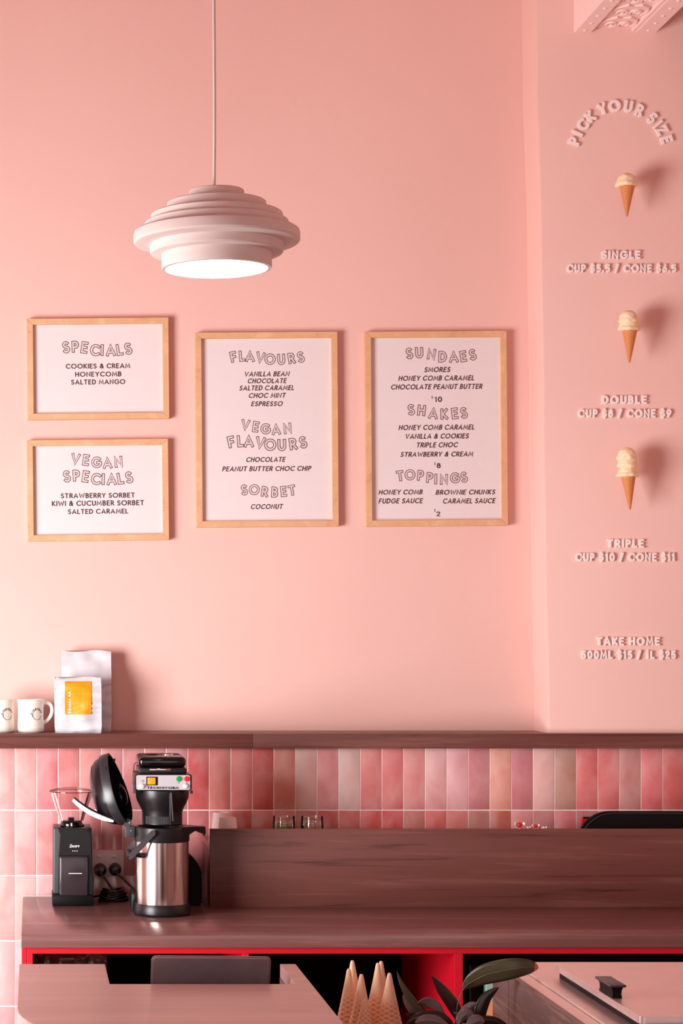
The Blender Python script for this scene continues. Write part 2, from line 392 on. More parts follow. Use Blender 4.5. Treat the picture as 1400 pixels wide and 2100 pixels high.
# ---------------------------------------------------------------- room
YU = 0.168
SHZ = PXz(1504.6, -0.042); SHB = PXz(1535, -0.042)
struct(MB().box(-2.5, 2.7, YU, YU+.2, 0, 4.25).build('wall_back', M['wall']))
base = MB().box(-2.5, 2.7, 0.0005, YU, 0, SHB).build('wall_tiled', M['grout']); struct(base)
# pilaster with a slightly leaning, hand-plastered corner
pm = MB(); n = 26; vs = []; fs = []
for i in range(n+1):
    z = SHZ-.002+(4.25-SHZ)*i/n
    lean = 1.583-.0155*(z-1.41)+0.0016*math.sin(z*5.1)+.001*math.sin(z*13)
    if z < 3.28: lean += .004
    rr = .006
    xs = [(lean, YU), (lean-.0, .012), (lean+.002, .004), (lean+.008, 0), (2.7, 0), (2.7, YU)]
    vs += [Vector((x, y, z)) for x, y in xs]
m_ = 6
for i in range(n):
    for k in range(m_): fs.append([i*m_+k, i*m_+(k+1) % m_, (i+1)*m_+(k+1) % m_, (i+1)*m_+k])
fs += [list(range(m_))[::-1], [n*m_+k for k in range(m_)]]
struct(pm.add(vs, fs).build('wall_pilaster', M['wall'], smooth=35))
struct(MB().box(-2.5, 2.7, -7.6, YU+.2, -.1, 0).build('floor', M['floor']))
struct(MB().box(-2.5, 2.7, -7.6, YU+.2, 4.25, 4.35).build('ceiling', M['ceil']))
struct(MB().box(2.7, 2.8, -7.6, YU+.2, 0, 4.25).build('wall_right', M['wall']))
# left wall with its window opening
wl = MB(); wx0, wx1 = -2.6, -2.5
wl.box(wx0, wx1, -7.6, -3.35, 0, 4.25); wl.box(wx0, wx1, -1.6, YU+.2, 0, 4.25)
wl.box(wx0, wx1, -3.35, -1.6, 0, .28); wl.box(wx0, wx1, -3.35, -1.6, 2.32, 4.25)
struct(wl.build('wall_left', M['wall']))
wf = MB()
for (a, b, c, d) in ((-3.35, -3.29, .28, 2.32), (-1.66, -1.6, .28, 2.32), (-3.29, -1.66, .28, .34), (-3.29, -1.66, 2.26, 2.32)):
    wf.box(-2.58, -2.52, a, b, c, d)
struct(wf.build('window_1', M['white']))
wfr = MB(); wfr.box(-2.5, -2.2, -7.6, -7.5, 0, 4.25).box(2.4, 2.7, -7.6, -7.5, 0, 4.25).box(-2.2, 2.4, -7.6, -7.5, 2.7, 4.25).box(-2.2, 2.4, -7.6, -7.5, 0, .15)
struct(wfr.build('wall_front', M['wall']))  # unseen front wall, its header added to dim the upper back wall
# tiles
TX0, TP, TZ0, TR = PXx(30.2, 0), 44.25*-CAMY/F, PXz(1661.4, 0), 134.0*-CAMY/F
row1 = ['e0a4a0', 'e09e9a', 'd98486', 'd57f7e', 'd99490', 'cf8c8a', 'c98483', 'cd8a88', 'c78080', 'c45a5a', 'cc746a', 'd0706a', 'c9645e', 'd58876', 'deb0a6', 'dd9492', 'e0b8b2', 'e08c88', 'de7e7c', 'e09490', 'e2a8a6', 'e6aaac', 'cc8588', 'e09a88', 'cc8286', 'e6b0aa', 'c09080', 'dd7674', 'dc7a78', 'cc8c86', 'dd7072', 'd47874', 'd86a68', 'd98886', 'd27472', 'd98886']
row2 = ['e2a8a4', 'e2a8a6', 'dd8e8c', 'df9896', 'd38886', 'c98282', 'cd8884', 'b85254', 'c06c6c', 'b86a6a', 'c67672', 'cc6a60', 'd07c6e', 'cc7664', 'bd6c60', 'c4564e', 'cf6a64', 'd86460', 'd85c5e', 'c87870', 'd8706c', 'd88c84', 'bc8278', 'c47468', 'dd9492', 'c4807c', 'dd8488', 'b87676', 'cf7a78', 'd07878', 'd2807c', 'd88886', 'd27472', 'd87a78', 'd88886', 'd88886']
def hexc(h): return lin(int(h[0:2], 16), int(h[2:4], 16), int(h[4:6], 16))
tile_meshes = []
def tile_mesh(i, h):
    rs = random.Random(i); mb = MB(); wj = TP-.0032; e = .0022; t = .0026
    x0, x1, z0, z1 = -wj/2, wj/2, -h/2, h/2
    o = [(x0, z0), (x1, z0), (x1, z1), (x0, z1)]
    o = [(x+rs.uniform(-.0004, .0004), z+rs.uniform(-.0005, .0005)) for x, z in o]
    vs = [Vector((x, .0, z)) for x, z in o]
    vs += [Vector((x, -t+.0009, z)) for x, z in o]
    inn = [(x0+e, z0+e), (x1-e, z0+e), (x1-e, z1-e), (x0+e, z1-e)]
    vs += [Vector((x, -t-rs.uniform(0, .0003), z)) for x, z in inn]
    fs = [[0, 1, 5, 4], [1, 2, 6, 5], [2, 3, 7, 6], [3, 0, 4, 7], [4, 5, 9, 8], [5, 6, 10, 9], [6, 7, 11, 10], [7, 4, 8, 11], [8, 9, 10, 11], [3, 2, 1, 0]]
    mb.add(vs, fs); ob = mb.build('tile', M['tile'], smooth=60); me = ob.data; bpy.data.objects.remove(ob); return me
full = [tile_mesh(i, TR-.0034) for i in range(6)]
toph = SHB-TZ0-.002-.0004
topm = [tile_mesh(10+i, toph) for i in range(4)]
def put_tile(k, z, me, c, y=.0008):
    o = bpy.data.objects.new('tile', me); col.objects.link(o); o.parent = base
    o.location = (TX0+TP*(k+.5), y, z); o.color = c
    o.rotation_euler = (random.uniform(-.003, .003), 0, random.uniform(-.004, .004))
for k in range(-5, 39):
    def jit(c, j=.05): return tuple(min(1, max(0, v*(1+random.uniform(-j, j)))) for v in c[:3])+(1,)
    c1 = hexc(row1[k+1]) if 0 <= k+1 < len(row1) else hexc(random.choice(row1))
    c2 = hexc(row2[k+1]) if 0 <= k+1 < len(row2) else hexc(random.choice(row2))
    put_tile(k, TZ0+.0017+toph/2, random.choice(topm), c1)
    put_tile(k, TZ0-TR/2, random.choice(full), c2)
    if k <= 9: put_tile(k, TZ0-TR*1.5, random.choice(full), jit(hexc(random.choice(['dfa09c', 'd99490', 'c98080', 'cf8a88'])) if k > 1 else hexc('deaaa8')))
    if k <= 0:
        for r in range(3, 6): put_tile(k, TZ0-TR*(r-.5), random.choice(full), jit(hexc(random.choice(['e0b4b4', 'deaeb0', 'dcb0ae']))))
# shelf on the ledge
sh = thing('wall_shelf', (0, 0, SHB), 'long walnut shelf board running above the pink tiles', 'shelf')
MB().box(-2.5, PXx(518, -.042), -.042, YU, SHB, SHZ, .0012).build('board', M['walnut'], sh, 30)
MB().box(PXx(518.4, -.042), 2.7, -.0416, YU, SHB, SHZ, .0012).build('board', M['walnut'], sh, 30)
# ---------------------------------------------------------------- ornate beam
BZ = PXz(67, 0)
bx = [PXx(p, 0) for p in (1177, 1212, 1303, 1345)]
bt = thing('ornate_beam', (bx[0], 0, BZ), 'pale pink riveted beam with scrolled underside at the top right', 'beam')
MB().box(bx[0]-.001, bx[0]+.012, -3.2, 0, BZ+.002, 4.25).box(bx[2]-.012, bx[2]+.001, -3.2, 0, BZ+.002, 4.25).box(bx[0]+.010, bx[2]-.010, -3.2, 0, BZ+.016, BZ+.04).build('web', M['beam'], bt)
for a, b in ((bx[0], bx[1]), (bx[2], bx[3])):
    fl = MB().box(a, b, -3.2, 0, BZ, BZ+.014, .002).build('flange', M['beam'], bt)
    rv = None
    for k in range(20):
        q = MB().lathe([(0, -.004), (.003, -.0035), (.0055, -.002), (.0065, 0)], ((a+b)/2, -.025-.073*k, BZ), 12, cap=False) if rv is None else None
        if q: rv = q.build('rivet', M['beam'], fl, 60)
        else:
            r2 = rv.copy(); col.objects.link(r2); r2.parent = fl; r2.location = (0, -.073*k, 0)
sw = MB()
mid = (bx[1]+bx[2])/2; hwid = (bx[2]-bx[1])/2
def spiral(cx, cy, r, sgn, turns=1.5, ph=0.0, n=26):
    pts = []
    for i in range(n+1):
        t = i/n; a = ph+sgn*turns*2*PI*t; rr = r*(1-.82*t); pts.append((cx+rr*math.cos(a), cy+1.3*rr*math.sin(a), BZ+.014))
    return pts
for k in range(9):
    cy = -.042-.119*k
    for sg in (-1, 1):
        sw.tube(spiral(mid+sg*.022, cy, .021, sg, ph=PI/2), .0042, 6)
        sw.tube([(mid+sg*.002, cy-.056, BZ+.015), (mid+sg*.02, cy-.07, BZ+.014), (mid+sg*.045, cy-.049, BZ+.014), (mid+sg*.054, cy-.011, BZ+.014), (mid+sg*.045, cy+.031, BZ+.015)], [.002, .005, .0055, .005, .002], 6)
    sw.lathe([(0, -.004), (.008, -.003), (.012, .002)], (mid, cy, BZ+.014), 10, cap=False)
sw.tube([(bx[1]+.004, 0, BZ+.012), (bx[1]+.004, -3.2, BZ+.012)], .006, 6)
so = sw.build('scrollwork', M['beam'], bt, 50)
# ---------------------------------------------------------------- wall lettering
def sign(name, label, lines, wt=.245):
    t = thing(name, P(lines[0][1], lines[0][4], 0), label, 'lettering', None)
    for (txt, x0, x1, yt, yb) in lines:
        for mb in text_line(txt, x0, x1, yt, yb, -.001, wt, depth=.0065, track=.17): mb.build('letter', M['letter'], t)
sign('raised_lettering', 'raised white letters reading SINGLE with cup and cone price', [('SINGLE', 1232, 1312, 514.5, 532), ('CUP $5.5 / CONE $6.5', 1161, 1385, 542.5, 559.5)])
sign('raised_lettering', 'raised white letters reading DOUBLE with cup and cone price', [('DOUBLE', 1233, 1325, 811.5, 829), ('CUP $8 / CONE $9', 1184, 1375, 839.5, 857)])
sign('raised_lettering', 'raised white letters reading TRIPLE with cup and cone price', [('TRIPLE', 1243.5, 1319, 1106, 1123.5), ('CUP $10 / CONE $11', 1178.5, 1382, 1134, 1151.5)])
sign('raised_lettering', 'raised white letters reading TAKE HOME with tub prices, lowest on the pilaster', [('TAKE HOME', 1222, 1351.5, 1306.5, 1324), ('500ML $15 / 1L $25', 1191, 1384, 1334, 1351.5)])
at = thing('arched_lettering', P(1271, 318, 0), 'raised white letters PICK YOUR SIZE set in an arch', 'lettering')
for ch, cx, cy in (('P', 1176, 290), ('I', 1182.5, 274), ('C', 1194, 257), ('K', 1209, 240), ('Y', 1234, 224), ('O', 1259, 218), ('U', 1287, 219), ('R', 1310, 227), ('S', 1336, 243), ('I', 1347.5, 255.5), ('Z', 1356, 268), ('E', 1365.5, 287)):
    a = math.atan2(cx-1271, 318-cy); H = 25*-CAMY/F; A = P(cx, cy, -.001); wt = .24; gw = glyph_width(ch, wt)
    def fn(x, y, d, a=-a, A=A, H=H, gw=gw):
        X = (x-gw/2)*H; Z = (y-.5)*H
        return Vector((A.x+X*math.cos(a)-Z*math.sin(a), A.y-d, A.z+X*math.sin(a)+Z*math.cos(a)))
    mb = MB(); add_glyph(mb, ch, wt, 1.0, fn, 0, .0065); mb.build('letter', M['letter'], at)
# ---------------------------------------------------------------- framed menus
def menu(label, s, ox, oy, TL, TR_, BL, BR, heads, lines):
    c = lambda p: (ox+p[0]/s, oy+p[1]/s)
    TL, TR_, BL, BR = map(c, (TL, TR_, BL, BR))
    YF = YU-.026; YP = YU-.012
    cx = sum(p[0] for p in (TL, TR_, BL, BR))/4; cy = sum(p[1] for p in (TL, TR_, BL, BR))/4
    wpx = ((TR_[0]-TL[0])+(BR[0]-BL[0]))/2; hpx = ((BL[1]-TL[1])+(BR[1]-TR_[1]))/2
    rot = ((TL[1]-TR_[1])/wpx+(BL[1]-BR[1])/wpx+(BL[0]-TL[0])/hpx+(BR[0]-TR_[0])/hpx)/4
    k = (YF-CAMY)/F; C0 = P(cx, cy, YF); W = wpx*k/2; H = hpx*k/2; rw = 12.3*k
    t = thing('framed_menu', (C0.x, YU, C0.z-H), label, 'menu', 'oak framed menus on the wall')
    cr, sr = math.cos(rot), math.sin(rot)
    def T(x, z, y): return Vector((C0.x+x*cr-z*sr, y, C0.z+x*sr+z*cr))
    fr = None
    for i in range(4):
        o = [(-W, H), (W, H), (W, -H), (-W, -H)]; q = [(-W+rw, H-rw), (W-rw, H-rw), (W-rw, -H+rw), (-W+rw, -H+rw)]
        a, b = o[i], o[(i+1) % 4]; d, e = q[(i+1) % 4], q[i]
        poly = [a, b, d, e]
        mb = MB().prism(poly, lambda x, z: T(x, z, YF), lambda x, z: T(x, z, YU-.0005))
        mb.build('frame_rail', M['oak'], t, 30, bev=.0007)
    MB().prism([(-W+rw*.8, -H+rw*.8), (W-rw*.8, -H+rw*.8), (W-rw*.8, H-rw*.8), (-W+rw*.8, H-rw*.8)], lambda x, z: T(x, z, YP), lambda x, z: T(x, z, YU-.002)).build('paper', M['paper'], t)
    for hd in heads:
        hgt = hd[0]; ol = MB(); fi = MB()
        for ch, lx, ly, r in hd[1]:
            px, py = c((lx, ly)); A = P(px, py, YP); HH = hgt/s*(YP-CAMY)/F; a = math.radians(r)+rot; wt = .20; gw = glyph_width(ch, wt)
            def fn(x, y, d, a=a, A=A, HH=HH, gw=gw):
                X = (x-gw/2)*HH; Z = (y-.5)*HH
                return Vector((A.x+X*math.cos(a)-Z*math.sin(a), A.y-d, A.z+X*math.sin(a)+Z*math.cos(a)))
            add_glyph(ol, ch, wt, 1.0, fn, .0004, .0004, halo=.033); add_glyph(fi, ch, wt, 1.0, fn, .0008, .0008, halo=-.026)
        h = ol.build('heading', M['ink'], t); fi.build('heading_fill', M['ink_fill'], h)
    for ln in lines:
        txt, x0, x1, yt, yb = ln[:5]; shr = ln[5] if len(ln) > 5 else 0
        x0, yt = c((x0, yt)); x1, yb = c((x1, yb))
        join(text_line(txt, x0, x1, yt, yb, YP-.0004, .178, shr, rot, 0, .13)).build('lettering', M['ink'], t)
menu('small oak-framed menu headed SPECIALS, above the vegan specials', 4.2, 40, 630, (65, 100), (1283, 85), (70, 972), (1290, 955),
     [(98, [('S', 400, 345, 8), ('P', 480, 341, 2), ('E', 560, 348, -9), ('C', 650, 370, -5), ('I', 711, 370, -2), ('A', 785, 372, 2), ('L', 862, 366, 8), ('S', 935, 357, 12)])],
     [('COOKIES & CREAM', 398, 952, 485, 528), ('HONEYCOMB', 478, 876, 555, 598), ('SALTED MANGO', 444, 910, 622, 665)])
menu('small oak-framed menu headed VEGAN SPECIALS, above the coffee bags', 4.2, 40, 630, (65, 1146), (1280, 1132), (70, 2020), (1288, 2000),
     [(94, [('V', 483, 1308, -8), ('E', 573, 1317, -8), ('G', 662, 1336, -3), ('A', 757, 1342, 3), ('N', 852, 1332, 7)]),
      (98, [('S', 407, 1457, 8), ('P', 490, 1451, 2), ('E', 570, 1459, -9), ('C', 658, 1480, -5), ('I', 720, 1481, -2), ('A', 792, 1482, 2), ('L', 870, 1475, 8), ('S', 943, 1466, 12)])],
     [('STRAWBERRY SORBET', 355, 992, 1600, 1643), ('KIWI & CUCUMBER SORBET', 278, 1072, 1665, 1710), ('SALTED CARAMEL', 416, 936, 1737, 1780)])
it = .22
menu('tall oak-framed menu headed FLAVOURS, middle of the wall', 4.375, 390, 660, (45, 95), (1318, 88), (60, 1843), (1335, 1835),
     [(96, [('F', 388, 315, 12), ('L', 465, 306, 4), ('A', 535, 310, 0), ('V', 628, 320, -10), ('O', 715, 335, 0), ('U', 815, 336, 2), ('R', 908, 328, 8), ('S', 990, 316, 12)]),
      (94, [('V', 495, 925, -8), ('E', 588, 942, -9), ('G', 674, 960, -3), ('A', 770, 966, 3), ('N', 872, 956, 7)]),
      (104, [('F', 368, 1078, 12), ('L', 450, 1070, 4), ('A', 525, 1073, 0), ('V', 628, 1085, -10), ('O', 717, 1103, 0), ('U', 820, 1105, 2), ('R', 922, 1096, 8), ('S', 1011, 1081, 12)]),
      (92, [('S', 484, 1508, 6), ('O', 574, 1506, 0), ('R', 668, 1524, -7), ('B', 757, 1528, -3), ('E', 838, 1522, 5), ('T', 912, 1512, 9)])],
     [('VANILLA BEAN', 484, 892, 445, 490, it), ('CHOCOLATE', 514, 865, 507, 552, it), ('SALTED CARAMEL', 440, 936, 570, 615, it), ('CHOC MINT', 523, 858, 638, 683, it), ('ESPRESSO', 546, 832, 713, 757, it),
      ('CHOCOLATE', 500, 855, 1213, 1258, it), ('PEANUT BUTTER CHOC CHIP', 287, 1087, 1295, 1340, it), ('COCONUT', 542, 832, 1635, 1680, it)])
menu('tall oak-framed menu headed SUNDAES, beside the pilaster', 4.242, 730, 660, (75, 82), (1305, 80), (92, 1780), (1325, 1770),
     [(94, [('S', 462, 275, 8), ('U', 548, 268, 2), ('N', 655, 282, -8), ('D', 752, 304, -3), ('A', 848, 306, 2), ('E', 932, 300, 8), ('S', 1012, 286, 12)]),
      (94, [('S', 478, 765, 6), ('H', 568, 770, -6), ('A', 670, 797, -6), ('K', 766, 802, 1), ('E', 858, 797, 6), ('S', 936, 792, 10)]),
      (90, [('T', 382, 1341, 8), ('O', 468, 1331, 0), ('P', 560, 1337, -4), ('P', 640, 1356, -5), ('I', 692, 1368, -2), ('N', 763, 1371, 1), ('G', 858, 1358, 5), ('S', 938, 1351, 10)])],
     [('SMORES', 592, 822, 393, 438, it), ('HONEY COMB CARAMEL', 368, 1032, 467, 512, it), ('CHOCOLATE PEANUT BUTTER', 302, 1100, 542, 587, it),
      ('10', 682, 747, 650, 698), ('$', 655, 667, 646, 668), ('HONEY COMB CARAMEL', 370, 1035, 895, 940, it), ('VANILLA & COOKIES', 425, 982, 972, 1017, it), ('TRIPLE CHOC', 523, 887, 1048, 1093, it), ('STRAWBERRY & CREAM', 385, 1020, 1130, 1173, it),
      ('8', 700, 735, 1228, 1273), ('$', 679, 690, 1224, 1246), ('HONEY COMB', 196, 580, 1460, 1503, it), ('BROWNIE CHUNKS', 692, 1213, 1460, 1503, it), ('FUDGE SAUCE', 196, 582, 1535, 1580, it), ('CARAMEL SAUCE', 753, 1213, 1535, 1580, it),
      ('2', 698, 732, 1650, 1692), ('$', 679, 690, 1630, 1652)])
# ---------------------------------------------------------------- ice cream cones on the pilaster
def scoop(c, r, squash, seed, skirt=1.16, skh=.28, n=40, m=22):
    vs = []; fs = []; c = Vector(c)
    for i in range(m+1):
        t = i/m; el = PI/2-t*(PI/2+.42)
        for k in range(n):
            a = 2*PI*k/n
            d = Vector((math.cos(el)*math.cos(a), math.cos(el)*math.sin(a), math.sin(el)))
            rr = r*(1+.10*noise.noise(d*2.2+Vector((seed, 0, 0)))+.05*noise.noise(d*6+Vector((0, seed, 0))))
            z = d.z*squash
            if t > .80:      # ruffled skirt flaring where the scoop was pressed down
                u = (t-.80)/.20
                rr *= 1+(skirt-1)*math.sin(min(1, u*1.15)*PI*.62)+.05*noise.noise(Vector((a*3, seed, u)))
                z += -.10*u+.09*noise.noise(Vector((math.cos(a)*2.3, math.sin(a)*2.3, seed)))
            vs.append(c+Vector((d.x*rr, d.y*rr, z*r)))
    for i in range(m):
        for k in range(n):
            k2 = (k+1) % n; fs.append([i*n+k, (i+1)*n+k, (i+1)*n+k2, i*n+k2])
    fs.append([m*n+k for k in range(n)])
    return MB().add(vs, fs)
YC = -.066; kc = (YC-CAMY)/F
def wall_cone(label, tip, top, rad_px, scoops):
    T0 = P(*tip, YC); T1 = P(*top, YC); L = (T1-T0).length; r = rad_px*kc
    t = thing('ice_cream_cone', T0, label, 'ice cream', 'plaster ice creams on the pilaster')
    ax = (T1-T0).normalized(); Mr = ax.to_track_quat('Z', 'Y').to_matrix().to_4x4()
    prof = [(.0015, 0), (.003, .002)]+[(.003+(r-.003)*i/8, .002+(L-.002)*i/8) for i in range(1, 9)]+[(r*.9, L)]
    mb = MB().lathe(prof, (0, 0, 0), 28)
    me = mb.build('cone', M['cone_wall'], None, 50); me.parent = t; me.rotation_euler = Mr.to_euler()
    MB().tube([T1+Vector((0, 0, .012)), Vector((T1.x, 0, T1.z+.012))], .002, 8).build('mounting_rod', M['letter'], t, 60)
    for i, (sx, sy, sr, sq, sd) in enumerate(scoops):
        scoop(P(sx, sy, YC), sr*kc, sq, sd, skirt=1.2 if i == 0 else 1.12).build('scoop', M['cream'], t, 70)
wall_cone('single-scoop vanilla ice cream cone mounted above SINGLE', (1285, 444), (1285.5, 376), 16.5, [(1284, 373, 20, .92, 3.1)])
wall_cone('double-scoop vanilla ice cream cone mounted above DOUBLE', (1290, 744), (1291, 675), 15.5, [(1289.5, 670, 19.5, .8, 7.7), (1288, 653.5, 18.5, .92, 1.9)])
wall_cone('triple-scoop vanilla ice cream cone mounted above TRIPLE', (1291.5, 1045), (1288, 977), 14.5, [(1286.5, 970, 20, .8, 11.3), (1286.5, 951, 20, .8, 5.2), (1285, 935, 18.5, .95, 9.4)])
# ---------------------------------------------------------------- pendant lamp
LY = -2.24; kl = 1/2487.0*1.0; LX = PXx(444, LY)
def lz(zy): return PXz(340+zy/3.3333, LY)
pend = thing('pendant_lamp', (LX, LY, lz(715)), 'white tiered pendant lamp, lit, hanging on a white cord', 'lamp')
def R_(z): return z/3.3333*(LY-CAMY)/F
rr = [188, 338, 450, 490, 565, 452, 374]
prof = [(0.001, lz(170)), (R_(183), lz(170)), (R_(188), lz(175)), (R_(188), lz(226)), (R_(330), lz(251)), (R_(338), lz(257)), (R_(338), lz(304)), (R_(440), lz(330)), (R_(450), lz(338)), (R_(448), lz(372)), (R_(484), lz(386)), (R_(490), lz(392)), (R_(490), lz(426)),
        (R_(550), lz(444)), (R_(563), lz(455)), (R_(567), lz(474)), (R_(567), lz(516)), (R_(558), lz(528)), (R_(542), lz(534)), (R_(455), lz(538)), (R_(455), lz(590)), (R_(448), lz(600)), (R_(440), lz(604)), (R_(376), lz(606)), (R_(376), lz(698)), (R_(372), lz(706)), (R_(350), lz(708)), (R_(346), lz(698)), (R_(344), lz(690))]
prof = [(r, z-lz(715)) for r, z in prof]
MB().lathe(prof, (LX, LY, lz(715)), 96, cap=False).build('shade', M['white'], pend, 28)
MB().lathe([(R_(346), 0), (R_(344), .003), (0.001, .004)], (LX, LY, lz(700)), 64, cap=True).build('diffuser', M['lampglow'], pend, 60)
cx_ = PXx(439, LY)
MB().tube([(cx_, LY, lz(172))]+[(cx_+.0009*math.sin(i), LY, lz(172)+i*.1) for i in range(1, 9)]+[(cx_, LY, 4.25)], .0032, 10).build('cord', M['white'], pend, 60)
# ---------------------------------------------------------------- things on the shelf
def wrap_mug(c, r, txt_c_ang, zc, s):
    """arched print on a mug: returns MB"""
    mb = MB()
    def onto(u, v, d):
        a = txt_c_ang+u/r
        return Vector((c.x+(r+.0004+d)*math.sin(a), c.y-(r+.0004+d)*math.cos(a), zc+v))
    N = 'EVERYDAY'
    for i, ch in enumerate(N):
        ang = math.radians(172-i*150/7); R = s*1.0; h = s*.42; gw = glyph_width(ch, .2)
        cu, cv = R*math.cos(ang), R*math.sin(ang); ro = ang-PI/2
        def fn(x, y, d):
            X = (x-gw/2)*h; Z = (y-.5)*h
            return onto(cu+X*math.cos(ro)-Z*math.sin(ro), cv+X*math.sin(ro)+Z*math.cos(ro), d)
        add_glyph(mb, ch, .2, 1, fn, 0, 0)
    pts = arc(0, 0, s*.92, s*.92, 195, 350, 18); Lf, Rt, cl = ribbon(pts, s*.035)
    m = len(Lf); mb.add([onto(p.x, p.y, 0) for p in Lf]+[onto(p.x, p.y, 0) for p in Rt], [[i, i+1, m+i+1, m+i] for i in range(m-1)])
    a = pts[0]; tri = [(a[0]-s*.14, a[1]-s*.02), (a[0]+s*.16, a[1]-s*.04), (a[0]-s*.02, a[1]+s*.22)]
    mb.add([onto(x, y, 0) for x, y in tri], [[0, 1, 2]])
    return mb
def mug(px, Y, label, ha=0.0):
    c = P(px, 1503.5, Y); r = 27.4*(Y-CAMY)/F; h = .1035; c.z = SHZ
    t = thing('coffee_mug', c, label, 'mug', 'white diner mugs on the shelf')
    prof = [(0, 0), (r*.84, 0), (r*.93, .002), (r*.985, .008), (r, .016), (r*.985, .03), (r*.955, .05), (r*.965, .072), (r*1.0, .09), (r*1.035, .1), (r*1.03, .1035), (r*.95, .1035), (r*.90, .098), (r*.86, .07), (r*.86, .012), (0, .009)]
    MB().lathe(prof, c, 48, cap=False).build('body', M['ceramic'], t, 60)
    hp = [Vector((c.x+(r*.9+x)*math.cos(ha), c.y+.006+(r*.9+x)*math.sin(ha), c.z+z)) for x, z in ((0, .092), (.014, .093), (.026, .086), (.030, .070), (.026, .052), (.014, .036), (0, .028))]
    pts = []
    for i in range(len(hp)-1):
        for q in range(3): pts.append(hp[i].lerp(hp[i+1], q/3))
    pts.append(hp[-1])
    for _ in range(2): pts = [pts[0]]+[(pts[i-1]+pts[i]*2+pts[i+1])/4 for i in range(1, len(pts)-1)]+[pts[-1]]
    MB().tube(pts, .0058, 10).build('handle', M['ceramic'], t, 60)
    wrap_mug(c, r*.968, .52, c.z+.0565, .0175).build('print', M['ink'], t)
mug(63, .045, 'white mug standing next to the coffee bags, whole in view')
mug(3, .047, 'white mug cut off by the left edge of the photo', 1.2)
def bag(label, x0, x1, yt, Y, th, seed, shift=0, name='coffee_bag', rot=0):
    """gusseted pouch: flat front, soft creases, thin sealed top"""
    B0 = P(x0, 1504, Y).x; B1 = P(x1, 1504, Y).x; zt = PXz(yt, Y); h = zt-SHZ; cx = (B0+B1)/2; hw = (B1-B0)/2
    t = thing(name, (cx, Y, SHZ), label, 'bag', 'coffee bags on the shelf')
    def creases(px, v, y):
        return noise.noise(Vector((px*26+seed, v*5.0, y*3)))*.007+abs(noise.noise(Vector((px*14-v*7, v*9+seed, y))))*.010
    def front_y(X, Z):
        v = (Z-SHZ)/h; px = X-cx-shift*v; x = max(-1, min(1, px/hw))
        tk = th*(1-.12*v) if v < .62 else th*(1-.12*.62)*(1-((v-.62)/.38)**1.3*.93)
        return Y-tk/2-(1-x*x)*.006*math.sin(PI*min(1, v*1.1))-creases(px, v, -1)
    mb = MB(); nz, na = 30, 56; vs = []; fs = []
    for i in range(nz+1):
        v = i/nz
        tk = th*(1-.12*v) if v < .62 else th*(1-.12*.62)*(1-((v-.62)/.38)**1.3*.93)
        ww = hw*(1+.0*v)*(.97+.03*min(1, v*8))
        for k in range(na):
            s = k/na*4
            if s < 1: x, y = -1+2*s, -1
            elif s < 2: x, y = 1, -1+2*(s-1)
            elif s < 3: x, y = 1-2*(s-2), 1
            else: x, y = -1, 1-2*(s-3)
            px = x*ww; py = y*tk/2
            if abs(x) == 1 and abs(y) < .99: px -= x*.010*(1-abs(y))*(0.3+.7*v)      # gusset fold inward
            bulge = (1-x*x)*.006*math.sin(PI*min(1, v*1.1))
            py += y*bulge
            nn = creases(px, v, y)
            py += y*nn*(1 if v > .02 else 0)
            zz = SHZ+h*v+shift*0
            if v > .98: zz += .002*math.sin(px*50)
            vs.append(Vector((cx+px+shift*v, Y+py, zz)))
    for i in range(nz):
        for k in range(na):
            k2 = (k+1) % na; fs.append([i*na+k, i*na+k2, (i+1)*na+k2, (i+1)*na+k])
    fs += [list(range(na))[::-1], [nz*na+k for k in range(na)]]
    mb.add(vs, fs); o = mb.build('pouch', M['bag'], t, 35)
    return t, front_y, Y-th/2
bag('taller plain white coffee bag, behind the one with a sticker', 127, 228, 1335, .115, .062, 4.0, -.001)
bt_, bcx, byf = bag('shorter white coffee bag with a yellow sticker, in front', 112, 208, 1389, .02, .05, 9.0, -.001)
yf = byf
a0, a1 = P(133, 1397.5, yf), P(187, 1465, yf)
nx_, nz_ = 14, 16; vs = []; fs = []
for lay_ in (-.0005, -.0012):
    for b in range(nz_+1):
        for a in range(nx_+1):
            X = a0.x+(a1.x-a0.x)*a/nx_; Z = a1.z+(a0.z-a1.z)*b/nz_; vs.append(Vector((X, bcx(X, Z)+lay_-.0012, Z)))
nn_ = (nx_+1)*(nz_+1)
for L_ in (0, nn_):
    for b in range(nz_):
        for a in range(nx_): q = L_+b*(nx_+1)+a; fs.append([q, q+1, q+nx_+2, q+nx_+1])
edge = [a for a in range(nx_+1)]+[b*(nx_+1)+nx_ for b in range(1, nz_+1)]+[nz_*(nx_+1)+a for a in range(nx_-1, -1, -1)]+[b*(nx_+1) for b in range(nz_-1, 0, -1)]
for q in range(len(edge)): e0, e1 = edge[q], edge[(q+1) % len(edge)]; fs.append([e0, e1, e1+nn_, e0+nn_])
sto = MB().add(vs, fs).build('sticker', M['yellow'], bt_, 50)
def on_bag(v, d=0): return Vector((v.x, bcx(v.x, v.z)-.0029-d, v.z))
def vtext(txt, px, y0, y1, cap, wt):
    lay, tot = layout(txt, wt, .12); A = P(px, y1, yf); L = (y1-y0)*(yf-CAMY)/F; H = cap*(yf-CAMY)/F; k = L/tot; mb = MB()
    for ch, gx in lay:
        if ch == ' ': continue
        add_glyph(mb, ch, wt, 1, lambda x, y, d, gx=gx: on_bag(Vector((A.x-y*H, 0, A.z+(gx+x)*k)), d), 0, 0)
    return mb
vtext('#Gondo AA', 145.5, 1418, 1463, 6.5, .24).build('print', M['white_plastic'], sto)
fine = MB()
